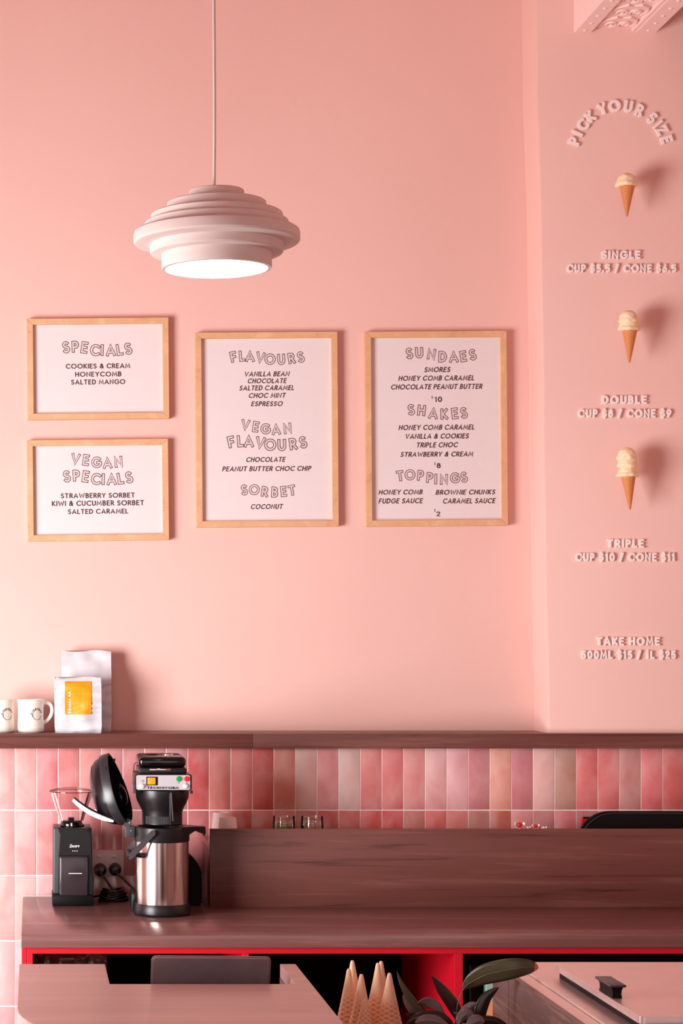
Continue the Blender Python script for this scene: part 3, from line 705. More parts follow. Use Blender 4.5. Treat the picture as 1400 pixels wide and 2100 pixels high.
for (px, ya, yb) in ((150.5, 1432, 1461), (153.5, 1444, 1461), (161, 1421, 1460), (164, 1448, 1459), (180, 1440, 1456)):
    n_ = 8
    for q in range(n_):
        p0, p1 = P(px, yb+(ya-yb)*q/n_, yf), P(px+.8, yb+(ya-yb)*(q+1)/n_, yf)
        fine.add([on_bag(p0), on_bag(Vector((p1.x, 0, p0.z))), on_bag(p1), on_bag(Vector((p0.x, 0, p1.z)))], [[0, 1, 2, 3]])
pr = arc(0, 0, 5.2, 5.2, 0, 360, 20); Lf, Rt, cl = ribbon(pr, .25); mm = len(Lf)
fine.add([on_bag(P(174+p.x, 1406.5+p.y, yf)) for p in Lf]+[on_bag(P(174+p.x, 1406.5+p.y, yf)) for p in Rt], [[i, (i+1) % mm, mm+(i+1) % mm, mm+i] for i in range(mm)])
M['faint'] = plain('faint_sticker_print', lin(248, 186, 60), 0.5)
fine.build('fine_print', M['faint'], sto)
# ---------------------------------------------------------------- back counter
CZ = PXz(1838, 0); CT = CZ-.033; CY = -.832; CX0 = PXx(47, 0)
wt_ = tag(MB().box(CX0, 2.7, CY, -.003, CT, CZ, .0015).build('back_worktop', M['walnut_top'], None, 30), 'walnut worktop of the back counter, carrying grinder and coffee brewer', 'worktop')
MB().tube([(CX0, -.006, CZ+.001), (PXx(430, 0), -.006, CZ+.001)], .0022, 6).build('sealant_bead', M['white'], wt_)
cab = thing('under_counter_cabinet', (CX0, CY+.3, 0), 'bright red open cabinet under the walnut back counter', 'cabinet')
yf2 = CY+.012; RT = PXz(1956, yf2)
MB().box(CX0+.001, CX0+.0145, yf2, -.01, 0.08, CT, .0006).build('side_panel', M['red'], cab)
MB().box(CX0+.0155, CX0+.031, yf2, -.01, 0.08, CT, .0006).build('side_panel', M['red'], cab)
MB().box(CX0+.0315, 2.69, yf2, -.01, RT, CT-.0004, .0006).build('top_panel', M['red'], cab)
for a, b in ((497, 510), (932, 949)):
    MB().box(PXx(a, yf2), PXx(b, yf2), yf2+.001, -.02, .1, RT-.0003, .0006).build('divider', M['red'], cab)
MB().box(CX0+.031, 2.69, -.02, -.01, .1, RT).build('back_panel', M['black_int'], cab)  # black colour stands in for the unlit depth of the bays
MB().box(CX0+.031, 2.69, yf2, -.02, .08, .1).build('bottom_panel', M['black_int'], cab)
MB().box(CX0+.005, 2.69, yf2+.05, yf2+.065, 0, .08).build('plinth', M['black_int'], cab)
# upstand / raised ledge
UY = -.266; UZ = PXz(1700, UY); ux = PXx(430, UY)
up = thing('raised_ledge', (ux, UY, CZ), 'walnut upstand panel standing across the back counter', 'panel')
MB().box(ux, 2.7, UY, UY+.018, CZ, UZ, .0008).build('front_panel', M['walnut'], up, 30)
LZ = UZ-.046
MB().box(ux+.001, 2.7, UY+.018, -.004, LZ-.018, LZ).build('ledge_board', M['walnut_top'], up)
MB().box(ux, ux+.018, UY+.018, -.004, CZ, LZ-.018).build('end_panel', M['walnut'], up)
# ---- objects on the ledge
def pcup(px, Yc, ytop, wpx, label):
    zt = PXz(ytop, Yc); r = wpx/2*(Yc-CAMY)/F; c = Vector((PXx(px, Yc), Yc, LZ)); h = zt-LZ
    t = thing('paper_cup', c, label, 'cup', 'upturned paper cups on the ledge')
    MB().lathe([(r*1.28, 0), (r*1.31, .002), (r*1.28, .005), (r*1.26, .006), (r*1.02, h-.003), (r, h), (r*.93, h), (r*.92, h-.007), (0, h-.007)], c, 40, cap=False).build('body', M['paper_cup'], t, 40)
pcup(455, -.06, 1665.5, 35, 'upturned white paper cup behind another, taller of the two')
pcup(467, -.175, 1676, 34, 'upturned white paper cup in front, lower of the two')
def jar(px, label, green):
    Yc = -.13; c = Vector((PXx(px, Yc), Yc, LZ)); r = 23*(Yc-CAMY)/F; h = PXz(1674, Yc)-LZ
    t = thing('glass_jar', c, label, 'jar', 'small glass jars on the ledge')
    MB().lathe([(0, .001), (r*.9, .001), (r, .006), (r, h*.80), (r*.97, h*.84), (r*.96, h*.88), (r*.98, h*.92), (r*.98, h), (r*.94, h), (r*.92, h*.86), (r*.95, h*.8), (r*.95, .008), (0, .005)], c, 40, cap=False).build('glass', M['jarglass'], t, 50)
    MB().lathe([(0, 0), (r*.9, 0), (r*.92, .004), (r*.92, h*.55 if green else h*.42), (0, h*.56 if green else h*.43)], c+Vector((0, 0, .006)), 32, cap=False).build('filling', M['jar_green'], t, 50)
    MB().tube([(c.x+r*.9*math.cos(a*PI/16), c.y+r*.9*math.sin(a*PI/16), c.z+h*.74) for a in range(32)], .0008, 6, closed=True).build('wire_clip', M['chrome'], t, 60)
jar(582, 'small glass jar with green filling, nearer the paper cups', True)
jar(640, 'small clear glass jar with little filling, farther from the paper cups', False)
# dish with wrapped sweets
dc = P(1086, 1700, -.13); dc.z = LZ
dt = tag(MB().lathe([(0, 0), (.03, 0), (.036, .004), (.05, .03), (.048, .03), (.034, .008), (0, .006)], dc, 32, cap=False).build('sweet_dish', M['white_plastic'], None, 50), 'low white dish hidden behind the upstand holding sweets', 'dish')
for i, (px, py, rad, mt, lb) in enumerate(((1065, 1692, 6, 'candy_red', 'tallest red and white wrapped sweet, leftmost of the cluster'), (1082, 1697, 3, 'white_plastic', 'tiny white sweet between the red ones'), (1098, 1694.5, 4.4, 'candy_red', 'small red wrapped sweet in the middle'), (1107, 1698, 3.2, 'candy_red', 'low red wrapped sweet beside the white end one'), (1115, 1698, 3.2, 'white_plastic', 'small white wrapped sweet at the right end of the cluster'))):
    c = P(px, py, -.13+.01*(i % 2)); r = rad*6.16/F
    z0 = c.z-r; t = thing('wrapped_sweet', (c.x, c.y, z0), lb, 'sweet', 'wrapped sweets above the upstand')
    mb = MB(); mb.lathe([(0, -r*1.0), (r*.7, -r*.75), (r, 0), (r*.7, r*.7), (0, r)], c, 12, cap=False); mb.build('sweet', M[mt], t, 70)
    w2 = MB()
    for sg in (-1, 1): w2.lathe([(r*.15, 0), (r*.75, r*.9), (r*.6, r*.95)], c, 8, M=Matrix.Rotation(sg*PI/2.4, 4, 'Y') @ Matrix.Translation((0, 0, r*.8)), cap=True)
    w2.build('wrapper_twist', M['white_plastic'], t, 30)
    MB().tube([(c.x, c.y, LZ+.004), (c.x, c.y, c.z-r*.8)], .0016, 6).build('stick', M['white_plastic'], t)
# black rounded appliance top
def rrect(x0, x1, z0, z1, r, n=10):
    pts = []
    for (cx, cz, a) in ((x1-r, z0+r, -90), (x1-r, z1-r, 0), (x0+r, z1-r, 90), (x0+r, z0+r, 180)):
        pts += arc(cx, cz, r, r, a, a+90, n)
    return pts
at_ = thing('black_appliance', (PXx(1320, -.09), -.09, LZ), 'large black rounded appliance rising behind the upstand at right', 'appliance')
xl, xr, zt = PXx(1186, -.19), PXx(1462, -.19), PXz(1664, -.19)
half = [(xl, LZ)]+[(xl+.098*(1-math.cos(t*PI/20)), LZ+(zt-LZ)*math.sin(t*PI/20)) for t in range(1, 11)]
half += [(xr-(p[0]-xl), p[1]) for p in half[::-1]]
MB().prism(half, lambda x, z: Vector((x, -.19, z)), lambda x, z: Vector((x, -.165, z))).build('shell', M['black_matte'], at_, 40, bev=.006)
zoff = [(x+(.006 if x < (xl+xr)/2 else -.006), z-.005) for x, z in half if z > LZ+.01]
MB().tube([(x, -.1915, z) for x, z in zoff], .0012, 6).build('seam', M['dgrey'], at_, 60)
rb = thing('small_box', (PXx(1194, -.06), -.06, LZ), 'small red box with a dark top next to the black appliance', 'box')
MB().box(PXx(1191.5, -.02), PXx(1203, -.02), -.026, -.010, LZ, PXz(1679, -.02), .002).build('body', M['candy_red'], rb)
MB().box(PXx(1196, -.02), PXx(1210, -.02), -.025, -.011, PXz(1679, -.02), PXz(1675.5, -.02), .001).build('cap', M['black_matte'], rb)
# ---------------------------------------------------------------- coffee grinder
GY = -.232; kg = (GY-CAMY)/F
def gx(z): return PXx(90+z/7, GY)
def gz(z): return PXz(1600+z/7, GY)
gr = thing('coffee_grinder', (PXx(149, GY), GY+.075, CZ), 'black coffee grinder with clear hopper, at the left end of the counter', 'grinder')
MB().box(gx(120), gx(712), GY+.001, GY+.148, CZ, gz(1650), .004, 2).build('base', M['black_matte'], gr, 40)
# rear/left housing
MB().box(gx(130), gx(690), GY+.03, GY+.150, gz(1655), gz(690), .006, 3).build('rear_housing', M['dgrey'], gr, 40)
body = [(gx(205), gz(1655)), (gx(215), gz(1085)), (gx(236), gz(790)), (gx(196), gz(672)), (gx(240), gz(690)), (gx(585), gz(690)), (gx(645), gz(715)), (gx(678), gz(760)), (gx(692), gz(840)), (gx(700), gz(1300)), (gx(718), gz(1420)), (gx(712), gz(1655))]
MB().prism(body, lambda x, z: Vector((x, GY+.006, z)), lambda x, z: Vector((x, GY+.136, z))).build('body', M['black'], gr, 40, bev=.004)
MB().box(gx(222), gx(640), GY-.004, GY+.03, gz(1662), gz(1090), .006, 3).build('grounds_bin', M['bin'], gr, 40)
MB().box(gx(355), gx(546), GY-.006, GY-.0042, gz(1342), gz(1331)).build('fill_line', M['white_plastic'], gr)
MB().box(gx(212), gx(655), GY+.0045, GY+.007, gz(1092), gz(1084)).build('seam', M['black_gloss'], gr)
cc = Vector(((gx(230)+gx(575))/2, GY+.071, gz(690)))
MB().lathe([(.0335, -.002), (.034, .003), (.033, .010), (.031, .015), (.0275, .018), (0, .018)], cc, 40, cap=False).build('collar', M['black_gloss'], gr, 40)
MB().box(cc.x-.003, cc.x+.001, cc.y-.036, cc.y-.033, cc.z+.003, cc.z+.012).build('indicator', M['white_plastic'], gr)
kk = (cc.y-CAMY)/F
r1 = 27/2*1.8*kk; r2 = 45*kk; zt_ = PXz(1622, cc.y); zb = cc.z+.017
hp_prof = [(r1, 0), (r1+.001, .004), (r2*.80, (zt_-zb)*.55), (r2*.95, (zt_-zb)*.86), (r2, (zt_-zb))]
MB().lathe(hp_prof, (cc.x, cc.y, zb), 48, cap=False).build('hopper', M['clear'], gr, 50)
MB().lathe([(r2*1.01, -.003), (r2*1.015, 0), (r2*.98, .003), (r2*.7, .0075), (r2*.35, .011), (0, .012)], (cc.x, cc.y, zt_), 48, cap=False).build('hopper_lid', M['clear'], gr, 50)
rim = MB().tube([(cc.x+r2*1.005*math.cos(a*PI/24), cc.y+r2*1.005*math.sin(a*PI/24), zt_-.001) for a in range(48)], .0013, 6, closed=True); rim.build('hopper_rim', M['smoke'], gr, 60)
MB().box(cc.x-.010, cc.x+.008, cc.y-.006, cc.y+.006, zb, zb+.009, .001).build('feed_cap', M['black_matte'], gr)
join(text_line('Encore', 143, 163.5, 1731.5, 1737.8, GY+.0058, .17, .35, 0.02, 0.0002, .1)).build('print', M['letter'], gr)
ds = MB()
for dx in (149.5, 153.8, 158): ds.box(PXx(dx-.9, GY), PXx(dx+.9, GY), GY+.0054, GY+.006, PXz(1746.3, GY), PXz(1744.6, GY))
ds.build('print', M['letter'], gr)
# ---------------------------------------------------------------- wall socket, plugs and cables
so_ = thing('power_socket', (PXx(217, 0), -.004, PXz(1797, 0)), 'pale double power socket on the tiles behind the grinder', 'socket')
MB().box(PXx(179, -.012), PXx(254.5, -.012), -.013, -.0025, PXz(1797, -.012), PXz(1743.5, -.012), .003, 2).build('faceplate', M['socket'], so_, 40)
for px in (203.5, 234): MB().box(PXx(px-4, -.014), PXx(px+4, -.014), -.0165, -.012, PXz(1758.5, -.014), PXz(1753.5, -.014), .001).build('switch', M['white_plastic'], so_, 40)
for px, py, rp, lb, route in ((205, 1783, 13.3, 'black round plug in the left outlet of the socket', [(208, 1790, -.05), (222, 1812, -.05), (232, 1826, -.06), (240, 1838, -.09), (215, 1839, -.1), (196, 1837, -.09), (188, 1840, -.08)]), (235.5, 1782, 12.8, 'black round plug in the right outlet of the socket', [(239, 1789, -.05), (256, 1806, -.05), (268, 1818, -.06), (282, 1832, -.1), (300, 1846, -.14)])):
    c = P(px, py, -.013); r = rp*6.26/F
    t = thing('power_plug', c, lb, 'plug', 'black plugs in the wall socket')
    Mx = Matrix.Rotation(PI/2, 4, 'X')
    MB().lathe([(r, 0), (r, .014), (r*.93, .022), (r*.6, .027), (r*.55, .036), (0, .038)], c, 32, M=Mx, cap=False).build('body', M['black'], t, 40)
    pts = [P(a, b, Y) for a, b, Y in route]; pts[0] = c+Vector((0, -.036, -.004))
    for p in pts: p.z = max(p.z, CZ+.005)
    sm = []
    for i in range(len(pts)-1):
        for q in range(4): sm.append(pts[i].lerp(pts[i+1], q/4))
    sm.append(pts[-1])
    for _ in range(3): sm = [sm[0]]+[(sm[i-1]+sm[i]*2+sm[i+1])/4 for i in range(1, len(sm)-1)]+[sm[-1]]
    MB().tube(sm, .0034, 8).build('cable', M['black'], t, 60)
co = thing('coiled_cable', (PXx(232, -.12), -.12, CZ), 'coiled black cable lying on the worktop behind the brewer', 'cable')
for k in range(7):
    pts = []; a0 = random.uniform(-.2, .2)
    for i in range(40):
        a = 2*PI*i/40; rx = .044-.002*k; ry = .018+.002*math.sin(k)
        pts.append((PXx(232, -.12)+rx*math.cos(a)+.004*math.sin(k*2.1), -.12+ry*math.sin(a), CZ+.0045+.0042*k+.006*math.sin(a*2+k)*.5+.0035*abs(math.cos(a))*k*.4))
    MB().tube(pts, .0033, 8, closed=True).build('loop', M['black_gloss'], co, 60)
# ---------------------------------------------------------------- airpot
AY = -.404; ac = Vector((PXx(332, AY), AY, CZ)); ka = (AY-CAMY)/F
def az(py): return PXz(py, AY)
ap = thing('airpot', ac, 'steel and black airpot with its lid flipped open, under the brewer', 'airpot')
rs_ = 54.8*ka; rb_ = 59.3*ka
zA = az(1851); zB = az(1724); zC = az(1694)
MB().lathe([(0, 0), (rb_*.95, 0), (rb_*.985, .003), (rb_, .008), (rb_*.965, zA-CZ-.006), (rs_*1.01, zA-CZ+.001), (rs_*.9, zA-CZ+.002)], ac, 64, cap=False).build('base', M['black'], ap, 40)
MB().lathe([(rs_, 0), (rs_, zB-zA)], (ac.x, ac.y, zA), 96, cap=False).build('steel_body', M['steel'], ap, 60)
MB().lathe([(rs_*.9, -.001), (rs_*1.015, 0), (rs_*1.025, .002), (rs_*1.03, zC-zB-.002), (rs_*1.0, zC-zB), (rs_*.9, zC-zB), (rs_*.86, zC-zB-.012), (0, zC-zB-.014)], (ac.x, ac.y, zB), 64, cap=False).build('collar', M['black'], ap, 40)
yaw = math.radians(-10)
# beak: spout tray to the right
def beak_poly(sc):
    L = .124
    pts = arc(0, 0, rs_*sc, rs_*sc, 42, 318, 16)+[(L-.012, -.017), (L, -.012), (L+.003, 0), (L, .012), (L-.012, .017)]
    return pts
cy_, sy_ = math.cos(yaw), math.sin(yaw)
def rotp(x, y): return (ac.x+x*cy_-y*sy_, ac.y+x*sy_+y*cy_)
bk = MB(); up_, lo_ = [], []
pl = [p for p in [(rs_*.72, rs_*.72), (.10, .022), (.119, .017), (.127, .008), (.127, -.008), (.119, -.017), (.10, -.022), (rs_*.72, -rs_*.72)]]
nn = len(pl)
vs = [Vector((*rotp(x, y), zC+.001)) for x, y in pl]+[Vector((*rotp(x*(1 if x < .09 else .98), y*.8), (zB+.002 if x < .09 else zC-.014-.006*(x > .115)))) for x, y in pl]
bk.add(vs, [list(range(nn)), list(range(nn, 2*nn))[::-1]]+[[i, (i+1) % nn, nn+(i+1) % nn, nn+i] for i in range(nn)])
bk.build('spout', M['black'], ap, 35, bev=.003)
tp = rotp(.121, 0)
MB().tube([(tp[0], tp[1], zC-.012), (tp[0]+.001, tp[1], zC-.020), (tp[0]-.001, tp[1], zC-.026)], [.006, .005, .003], 10).build('spout_tip', M['black'], ap, 50)
# lid in open position (teardrop plan, built closed then swung up about the hinge)
Ll = .212; n1 = 40
def tear(a, sc=1.0):
    x = .5+.5*math.cos(a); wdt = .5*math.sin(a)
    w_ = .152*wdt*(1.0-.50*x**1.6)*1.0
    return (x*Ll, w_)
levels = [(1.0, 0.0), (1.0, .032), (.9, .042), (.78, .054), (.55, .064), (.28, .069), (.05, .07)]
inner = [(.93, .0), (.90, .014), (.6, .02), (.2, .022), (.03, .022)]
swing = math.radians(108); tw = math.radians(-21)
Hg = Vector((PXx(267, AY), AY-.005, az(1690)))
def lidpt(x, y, z):
    # closed: x away from the hinge (to the beak), y sideways, z up. swing about local y, then yaw about world z
    X = x*math.cos(swing)-z*math.sin(swing); Z = x*math.sin(swing)+z*math.cos(swing)
    v = Vector((X, y, Z)); v = Matrix.Rotation(tw, 3, 'Z') @ v
    return Hg+v
def shell(lv, name, mat, parent):
    mb = MB(); vs = []; fs = []
    for s_, h_ in lv:
        for k in range(n1):
            x, y = tear(2*PI*k/n1); cxm = Ll*.46
            vs.append(lidpt(cxm+(x-cxm)*s_+.004, y*s_, h_))
    for i in range(len(lv)-1):
        for k in range(n1):
            k2 = (k+1) % n1; fs.append([i*n1+k, i*n1+k2, (i+1)*n1+k2, (i+1)*n1+k])
    fs.append([(len(lv)-1)*n1+k for k in range(n1)])
    return mb.add(vs, fs).build(name, mat, parent, 40)
lid = shell([(.975, .024), (.965, .028), (.92, .044), (.80, .062), (.6, .074), (.3, .081), (.04, .083)], 'lid', M['lidblack'], ap)
bnd = MB(); shell([(.93, .001), (.99, 0), (1.0, .004), (1.0, .024), (.985, .029), (.93, .0295)], 'lid_band', M['band'], lid)
shell(inner, 'lid_liner', M['black_matte'], lid)
MB().lathe([(.030, 0), (.030, -.012), (.022, -.016), (.008, -.018), (0, -.018)], (0, 0, 0), 28, cap=False)
mb = MB(); vs = []; fs = []; pr_ = [(.032, .016), (.032, -.004), (.024, -.009), (.01, -.012), (.001, -.012)]
for r, z in pr_:
    for k in range(28): vs.append(lidpt(Ll*.42+r*math.cos(2*PI*k/28), r*math.sin(2*PI*k/28), z))
for i in range(len(pr_)-1):
    for k in range(28): k2 = (k+1) % 28; fs.append([i*28+k, i*28+k2, (i+1)*28+k2, (i+1)*28+k])
mb.add(vs, fs).build('pump_plate', M['black_gloss'], lid, 40)
MB().tube([lidpt(.185, 0, .01), lidpt(.188, 0, -.008), lidpt(.194, 0, -.012)], .004, 8).build('latch', M['black'], lid, 40)
MB().tube([lidpt(.172, -.036, .012), lidpt(.172, -.043, .012)], .0055, 14).build('release_button', M['black_matte'], lid, 40)
# hinge bracket
MB().box(PXx(255.5, AY), PXx(276, AY), AY-.018, AY+.018, az(1716), az(1693), .002).build('hinge_bracket', M['dgrey'], ap, 40)
MB().tube([P(262, 1687, AY-.02), P(262, 1687, AY+.02)], .0115, 20).build('hinge_knuckle', M['dgrey'], ap, 50)
MB().lathe([(0, -.0015), (.0025, -.001), (.003, 0)], P(266, 1687.5, AY-.0205), 10, M=Matrix.Rotation(-PI/2, 4, 'X'), cap=False).build('screw', M['chrome'], ap, 60)
MB().lathe([(0, -.0015), (.002, -.001), (.0025, 0)], P(269, 1704, AY-.0185), 10, M=Matrix.Rotation(-PI/2, 4, 'X'), cap=False).build('screw', M['chrome'], ap, 60)
# black release lever, its bright reflection built as a white bar
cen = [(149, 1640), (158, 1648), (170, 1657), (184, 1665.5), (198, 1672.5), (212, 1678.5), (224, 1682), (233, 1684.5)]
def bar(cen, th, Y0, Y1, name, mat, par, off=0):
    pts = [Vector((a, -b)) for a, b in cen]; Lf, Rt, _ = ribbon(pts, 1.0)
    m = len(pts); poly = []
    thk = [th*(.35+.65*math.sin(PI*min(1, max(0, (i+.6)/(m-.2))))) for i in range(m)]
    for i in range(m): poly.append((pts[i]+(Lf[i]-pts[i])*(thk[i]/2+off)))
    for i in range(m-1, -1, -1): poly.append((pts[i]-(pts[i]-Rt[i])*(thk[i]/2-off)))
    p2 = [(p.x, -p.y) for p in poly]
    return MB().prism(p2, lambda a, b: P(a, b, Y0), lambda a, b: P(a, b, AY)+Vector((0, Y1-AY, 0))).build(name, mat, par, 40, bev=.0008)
lv = bar(cen, 10.5, AY-.030, AY-.006, 'lever', M['white_plastic'], ap); lv['label'] = 'curved lever, its bright reflection painted white'
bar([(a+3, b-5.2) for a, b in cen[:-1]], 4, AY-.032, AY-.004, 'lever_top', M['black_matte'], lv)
# carrying handle: bail with a front arm, a crossbar going back, and a rear arm
def barbox(p, q, w, t, name, mat, par):
    p, q = Vector(p), Vector(q); d = (q-p); L = d.length; d.normalize(); s = Vector((0, 1, 0)); u = d.cross(s).normalized()
    poly = [(-0.0, -w/2), (L-.004, -w/2), (L+.004, -w/4), (L+.006, 0), (L+.004, w/4), (L-.004, w/2), (0, w/2), (-.005, w/4), (-.006, 0), (-.005, -w/4)]
    return MB().prism(poly, lambda a, b: p+d*a+u*b-s*t/2, lambda a, b: p+d*a+u*b+s*t/2).build(name, mat, par, 40, bev=.0015)
ha = P(315, 1707, AY-.088); hb = P(266, 1760, AY-.088)
barbox(ha, hb, .016, .008, 'handle_arm', M['dgrey'], ap)
barbox(ha+Vector((0, .176, 0)), hb+Vector((0, .176, 0)), .016, .008, 'handle_arm', M['dgrey'], ap)
MB().tube([hb+Vector((0, -.003, 0)), hb+Vector((0, .179, 0))], .008, 12).build('handle_grip', M['black'], ap, 60)
# ---------------------------------------------------------------- coffee brewer
HY = -.478; kh = (HY-CAMY)/F
def hx(z): return PXx(185+z/5.385, HY)
def hz(z): return PXz(1530+z/5.385, HY)
br = thing('coffee_brewer', (PXx(335, -.2), -.15, CZ), 'black drip coffee brewer with silver control panel, over the airpot', 'coffee maker')
MB().box(hx(498), hx(1118), HY+.006, HY+.18, hz(492), hz(312), .006, 3).build('head_housing', M['black'], br, 40)
fp = MB().prism(rrect(hx(508), hx(1103), hz(484), hz(322), .0055, 5), lambda x, z: Vector((x, HY, z)), lambda x, z: Vector((x, HY+.0065, z))).build('control_panel', plain('silver_panel', lin(206, 202, 208), 0.35, 0.35, var=.02), br, 40)
join(text_line('TECHNIVORM', 185+628/5.385, 185+976/5.385, 1530+448/5.385, 1530+474/5.385, HY-.0002, .24, 0, -.008, .0003, .16)).build('print', M['black_matte'], fp)
MB().box(hx(618), hx(744), HY-.0015, HY+.001, hz(434), hz(338), .001).build('switch_surround', M['black_matte'], fp)
MB().box(hx(630), hx(720), HY-.006, HY-.001, hz(424), hz(348), .0018, 2).build('rocker_switch', M['amber'], fp, 40)
def pan_knob(zx, zy, rz, name, mat, hgt=.006):
    c = Vector((hx(zx), HY, hz(zy))); r = rz/5.385*kh
    MB().lathe([(r, 0), (r, hgt*.5), (r*.85, hgt*.85), (r*.4, hgt), (0, hgt)], c, 24, M=Matrix.Rotation(PI/2, 4, 'X'), cap=False).build(name, mat, fp, 40)
pan_knob(976, 362, 30, 'indicator_lens', M['green']); pan_knob(1066, 362, 30, 'indicator_lens', M['redlens'])
pan_knob(568, 443, 28, 'thumb_screw', M['socket'], .009); pan_knob(1050, 443, 28, 'thumb_screw', M['socket'], .009)
def ringp(zx, zy, rz):
    pr = arc(0, 0, rz, rz, 0, 360, 14); Lf, Rt, cl = ribbon(pr, 2); m = len(Lf)
    return MB().add([Vector((hx(zx+p.x), HY-.0004, hz(zy+p.y))) for p in Lf]+[Vector((hx(zx+p.x), HY-.0004, hz(zy+p.y))) for p in Rt], [[i, (i+1) % m, m+(i+1) % m, m+i] for i in range(m)])
join([ringp(582, 386, 11), ringp(976, 404, 6), ringp(1066, 408, 6)]).build('print', M['dgrey'], fp)
# reservoir / top box with two round openings
TY = HY+.035
def tx(z): return PXx(185+z/5.385, TY)
def tz(z): return PXz(1530+z/5.385, TY)
MB().box(tx(535), tx(1062), TY-.012, HY+.20, hz(315), tz(238), .004, 2).build('top_plate', M['black'], br, 40)
MB().box(tx(537), tx(1058), TY, HY+.235, tz(240), tz(118), .012, 3).build('top_cover', M['black_gloss'], br, 40)
MB().box(tx(655), tx(885), TY-.0145, TY-.010, tz(272), tz(244), .0015).build('latch_plate', M['chrome'], br, 40)
for zx in (700, 880):
    MB().lathe([(.017, -.002), (.017, .0015), (.014, .002), (.013, -.0005), (0, -.0005)], (tx(zx), TY+.09, tz(118)+.0005), 28, cap=False).build('cap', M['chrome' if zx > 800 else 'black_matte'], br, 40)
# side hooks
MB().tube([Vector((hx(x), HY+.02, hz(y))) for x, y in ((530, 190), (505, 188), (490, 210), (486, 240), (486, 290))], .0012, 6).build('wire_clip', M['black'], br, 60)
MB().box(hx(1108), hx(1122), HY+.004, HY+.03, hz(525), hz(318), .001).build('side_hook', M['black'], br)
MB().box(hx(1108), hx(1134), HY+.004, HY+.016, hz(528), hz(495), .001).build('side_hook', M['black'], br)
MB().box(hx(472), hx(499), HY+.004, HY+.016, hz(525), hz(422), .001).build('side_hook', M['dgrey'], br)
# filter basket
bc = Vector((PXx(332.5, AY), AY, az(1690)))
def bz(z): return az(1530+z/5.385)-bc.z
def brx(z): return z/2/5.385*ka
MB().lathe([(brx(430), 0), (brx(446), .003), (brx(446), bz(720)), (brx(470), bz(690)), (brx(560), bz(600)), (brx(582), bz(560)), (brx(590), bz(500)), (brx(590), bz(478))], bc, 56, cap=False).build('filter_basket', M['black'], br, 25)
for k in range(26):
    a = -PI/2+(k-13)*.055-.25
    rr_ = brx(446)
    x, y = bc.x+rr_*math.cos(a), bc.y+rr_*math.sin(a)
    MB().tube([(x, y, bc.z+bz(845)), (x, y, bc.z+bz(762))], .0012, 5).build('grip_rib', M['dgrey'], br, 60)
MB().box(hx(868), hx(905), bc.y-.094, bc.y-.062, az(1687), az(1620), .004).build('basket_handle', M['black'], br, 40)
MB().tube([P(185+895/5.385, 1626, bc.y-.095), P(185+915/5.385, 1684, bc.y-.094)], .0018, 8).build('handle_edge', M['dgrey'], br, 60)
# tower, rounded rear housing and feet
MB().box(PXx(298, -.25), PXx(372, -.25), AY+.105, AY+.17, CZ+.02, hz(330), .01, 3).build('tower', M['black_matte'], br, 40)
rc = PXx(352, -.2); rw_ = 61*(-.2-CAMY)/F; rz1 = PXz(1741, -.2)
hpoly = [(rc-rw_, CZ+.001), (rc+rw_, CZ+.001)]+[(rc+rw_*math.cos(t*PI/20), rz1-.085+.085*math.sin(t*PI/20)) for t in range(0, 21)]
MB().prism(hpoly, lambda x, z: Vector((x, -.225, z)), lambda x, z: Vector((x, -.12, z))).build('rear_housing', M['black_matte'], br, 40, bev=.006)
MB().box(PXx(269.5, -.34), PXx(277, -.34), -.343, -.22, CZ, PXz(1832, -.34), .003).build('foot', M['black'], br, 40)
# ---------------------------------------------------------------- front counter
FZ = 1.02; h0 = CAMZ-FZ
def FYy(py): return CAMY+h0*F/(py-VY)
yb_, yn = FYy(1977), FYy(2018)
xl_, xr_ = -.0306, .5465
nl, nr = PXx(215, yb_), PXx(574, yb_)
R0 = .40; yc0 = CAMY+3.747; ye = CAMY+3.747-R0
fpoly = [(xl_, yb_), (nl, yb_), (nl+.001, yn), (nr+.001, yn), (nr, yb_), (xr_, yb_), (xr_, ye)]
fpoly += [(xl_+R0+R0*math.cos(math.radians(a)), yc0+R0*math.sin(math.radians(a))) for a in range(270, 179, -6)]
fc = thing('front_counter', ((xl_+xr_)/2, -2.5, 0), 'pinkish walnut front counter with a rounded corner and till recess', 'counter')
MB().prism(fpoly, lambda x, y: Vector((x, y, FZ-.028)), lambda x, y: Vector((x, y, FZ))).build('worktop', M['walnut_pale'], fc, 30, bev=.0008)
ins = .004
bpoly = [(xl_+ins, yb_-ins), (nl-ins, yb_-ins), (nl-ins, yn-ins), (nr+ins, yn-ins), (nr+ins, yb_-ins), (xr_-ins, yb_-ins), (xr_-ins, ye+ins)]
bpoly += [(xl_+R0+(R0-ins)*math.cos(math.radians(a)), yc0+(R0-ins)*math.sin(math.radians(a))) for a in range(270, 179, -6)]
MB().prism(bpoly, lambda x, y: Vector((x, y, 0.0)), lambda x, y: Vector((x, y, FZ-.028))).build('carcass', M['board'], fc, 30)
MB().box(nl, nr, yn, yb_-.002, .0, .90).build('till_shelf', M['black_int'], fc)
MB().box(nr-.001, nr+.003, yn, yb_-.002, .0, FZ-.028).build('inner_panel', M['walnut'], fc)
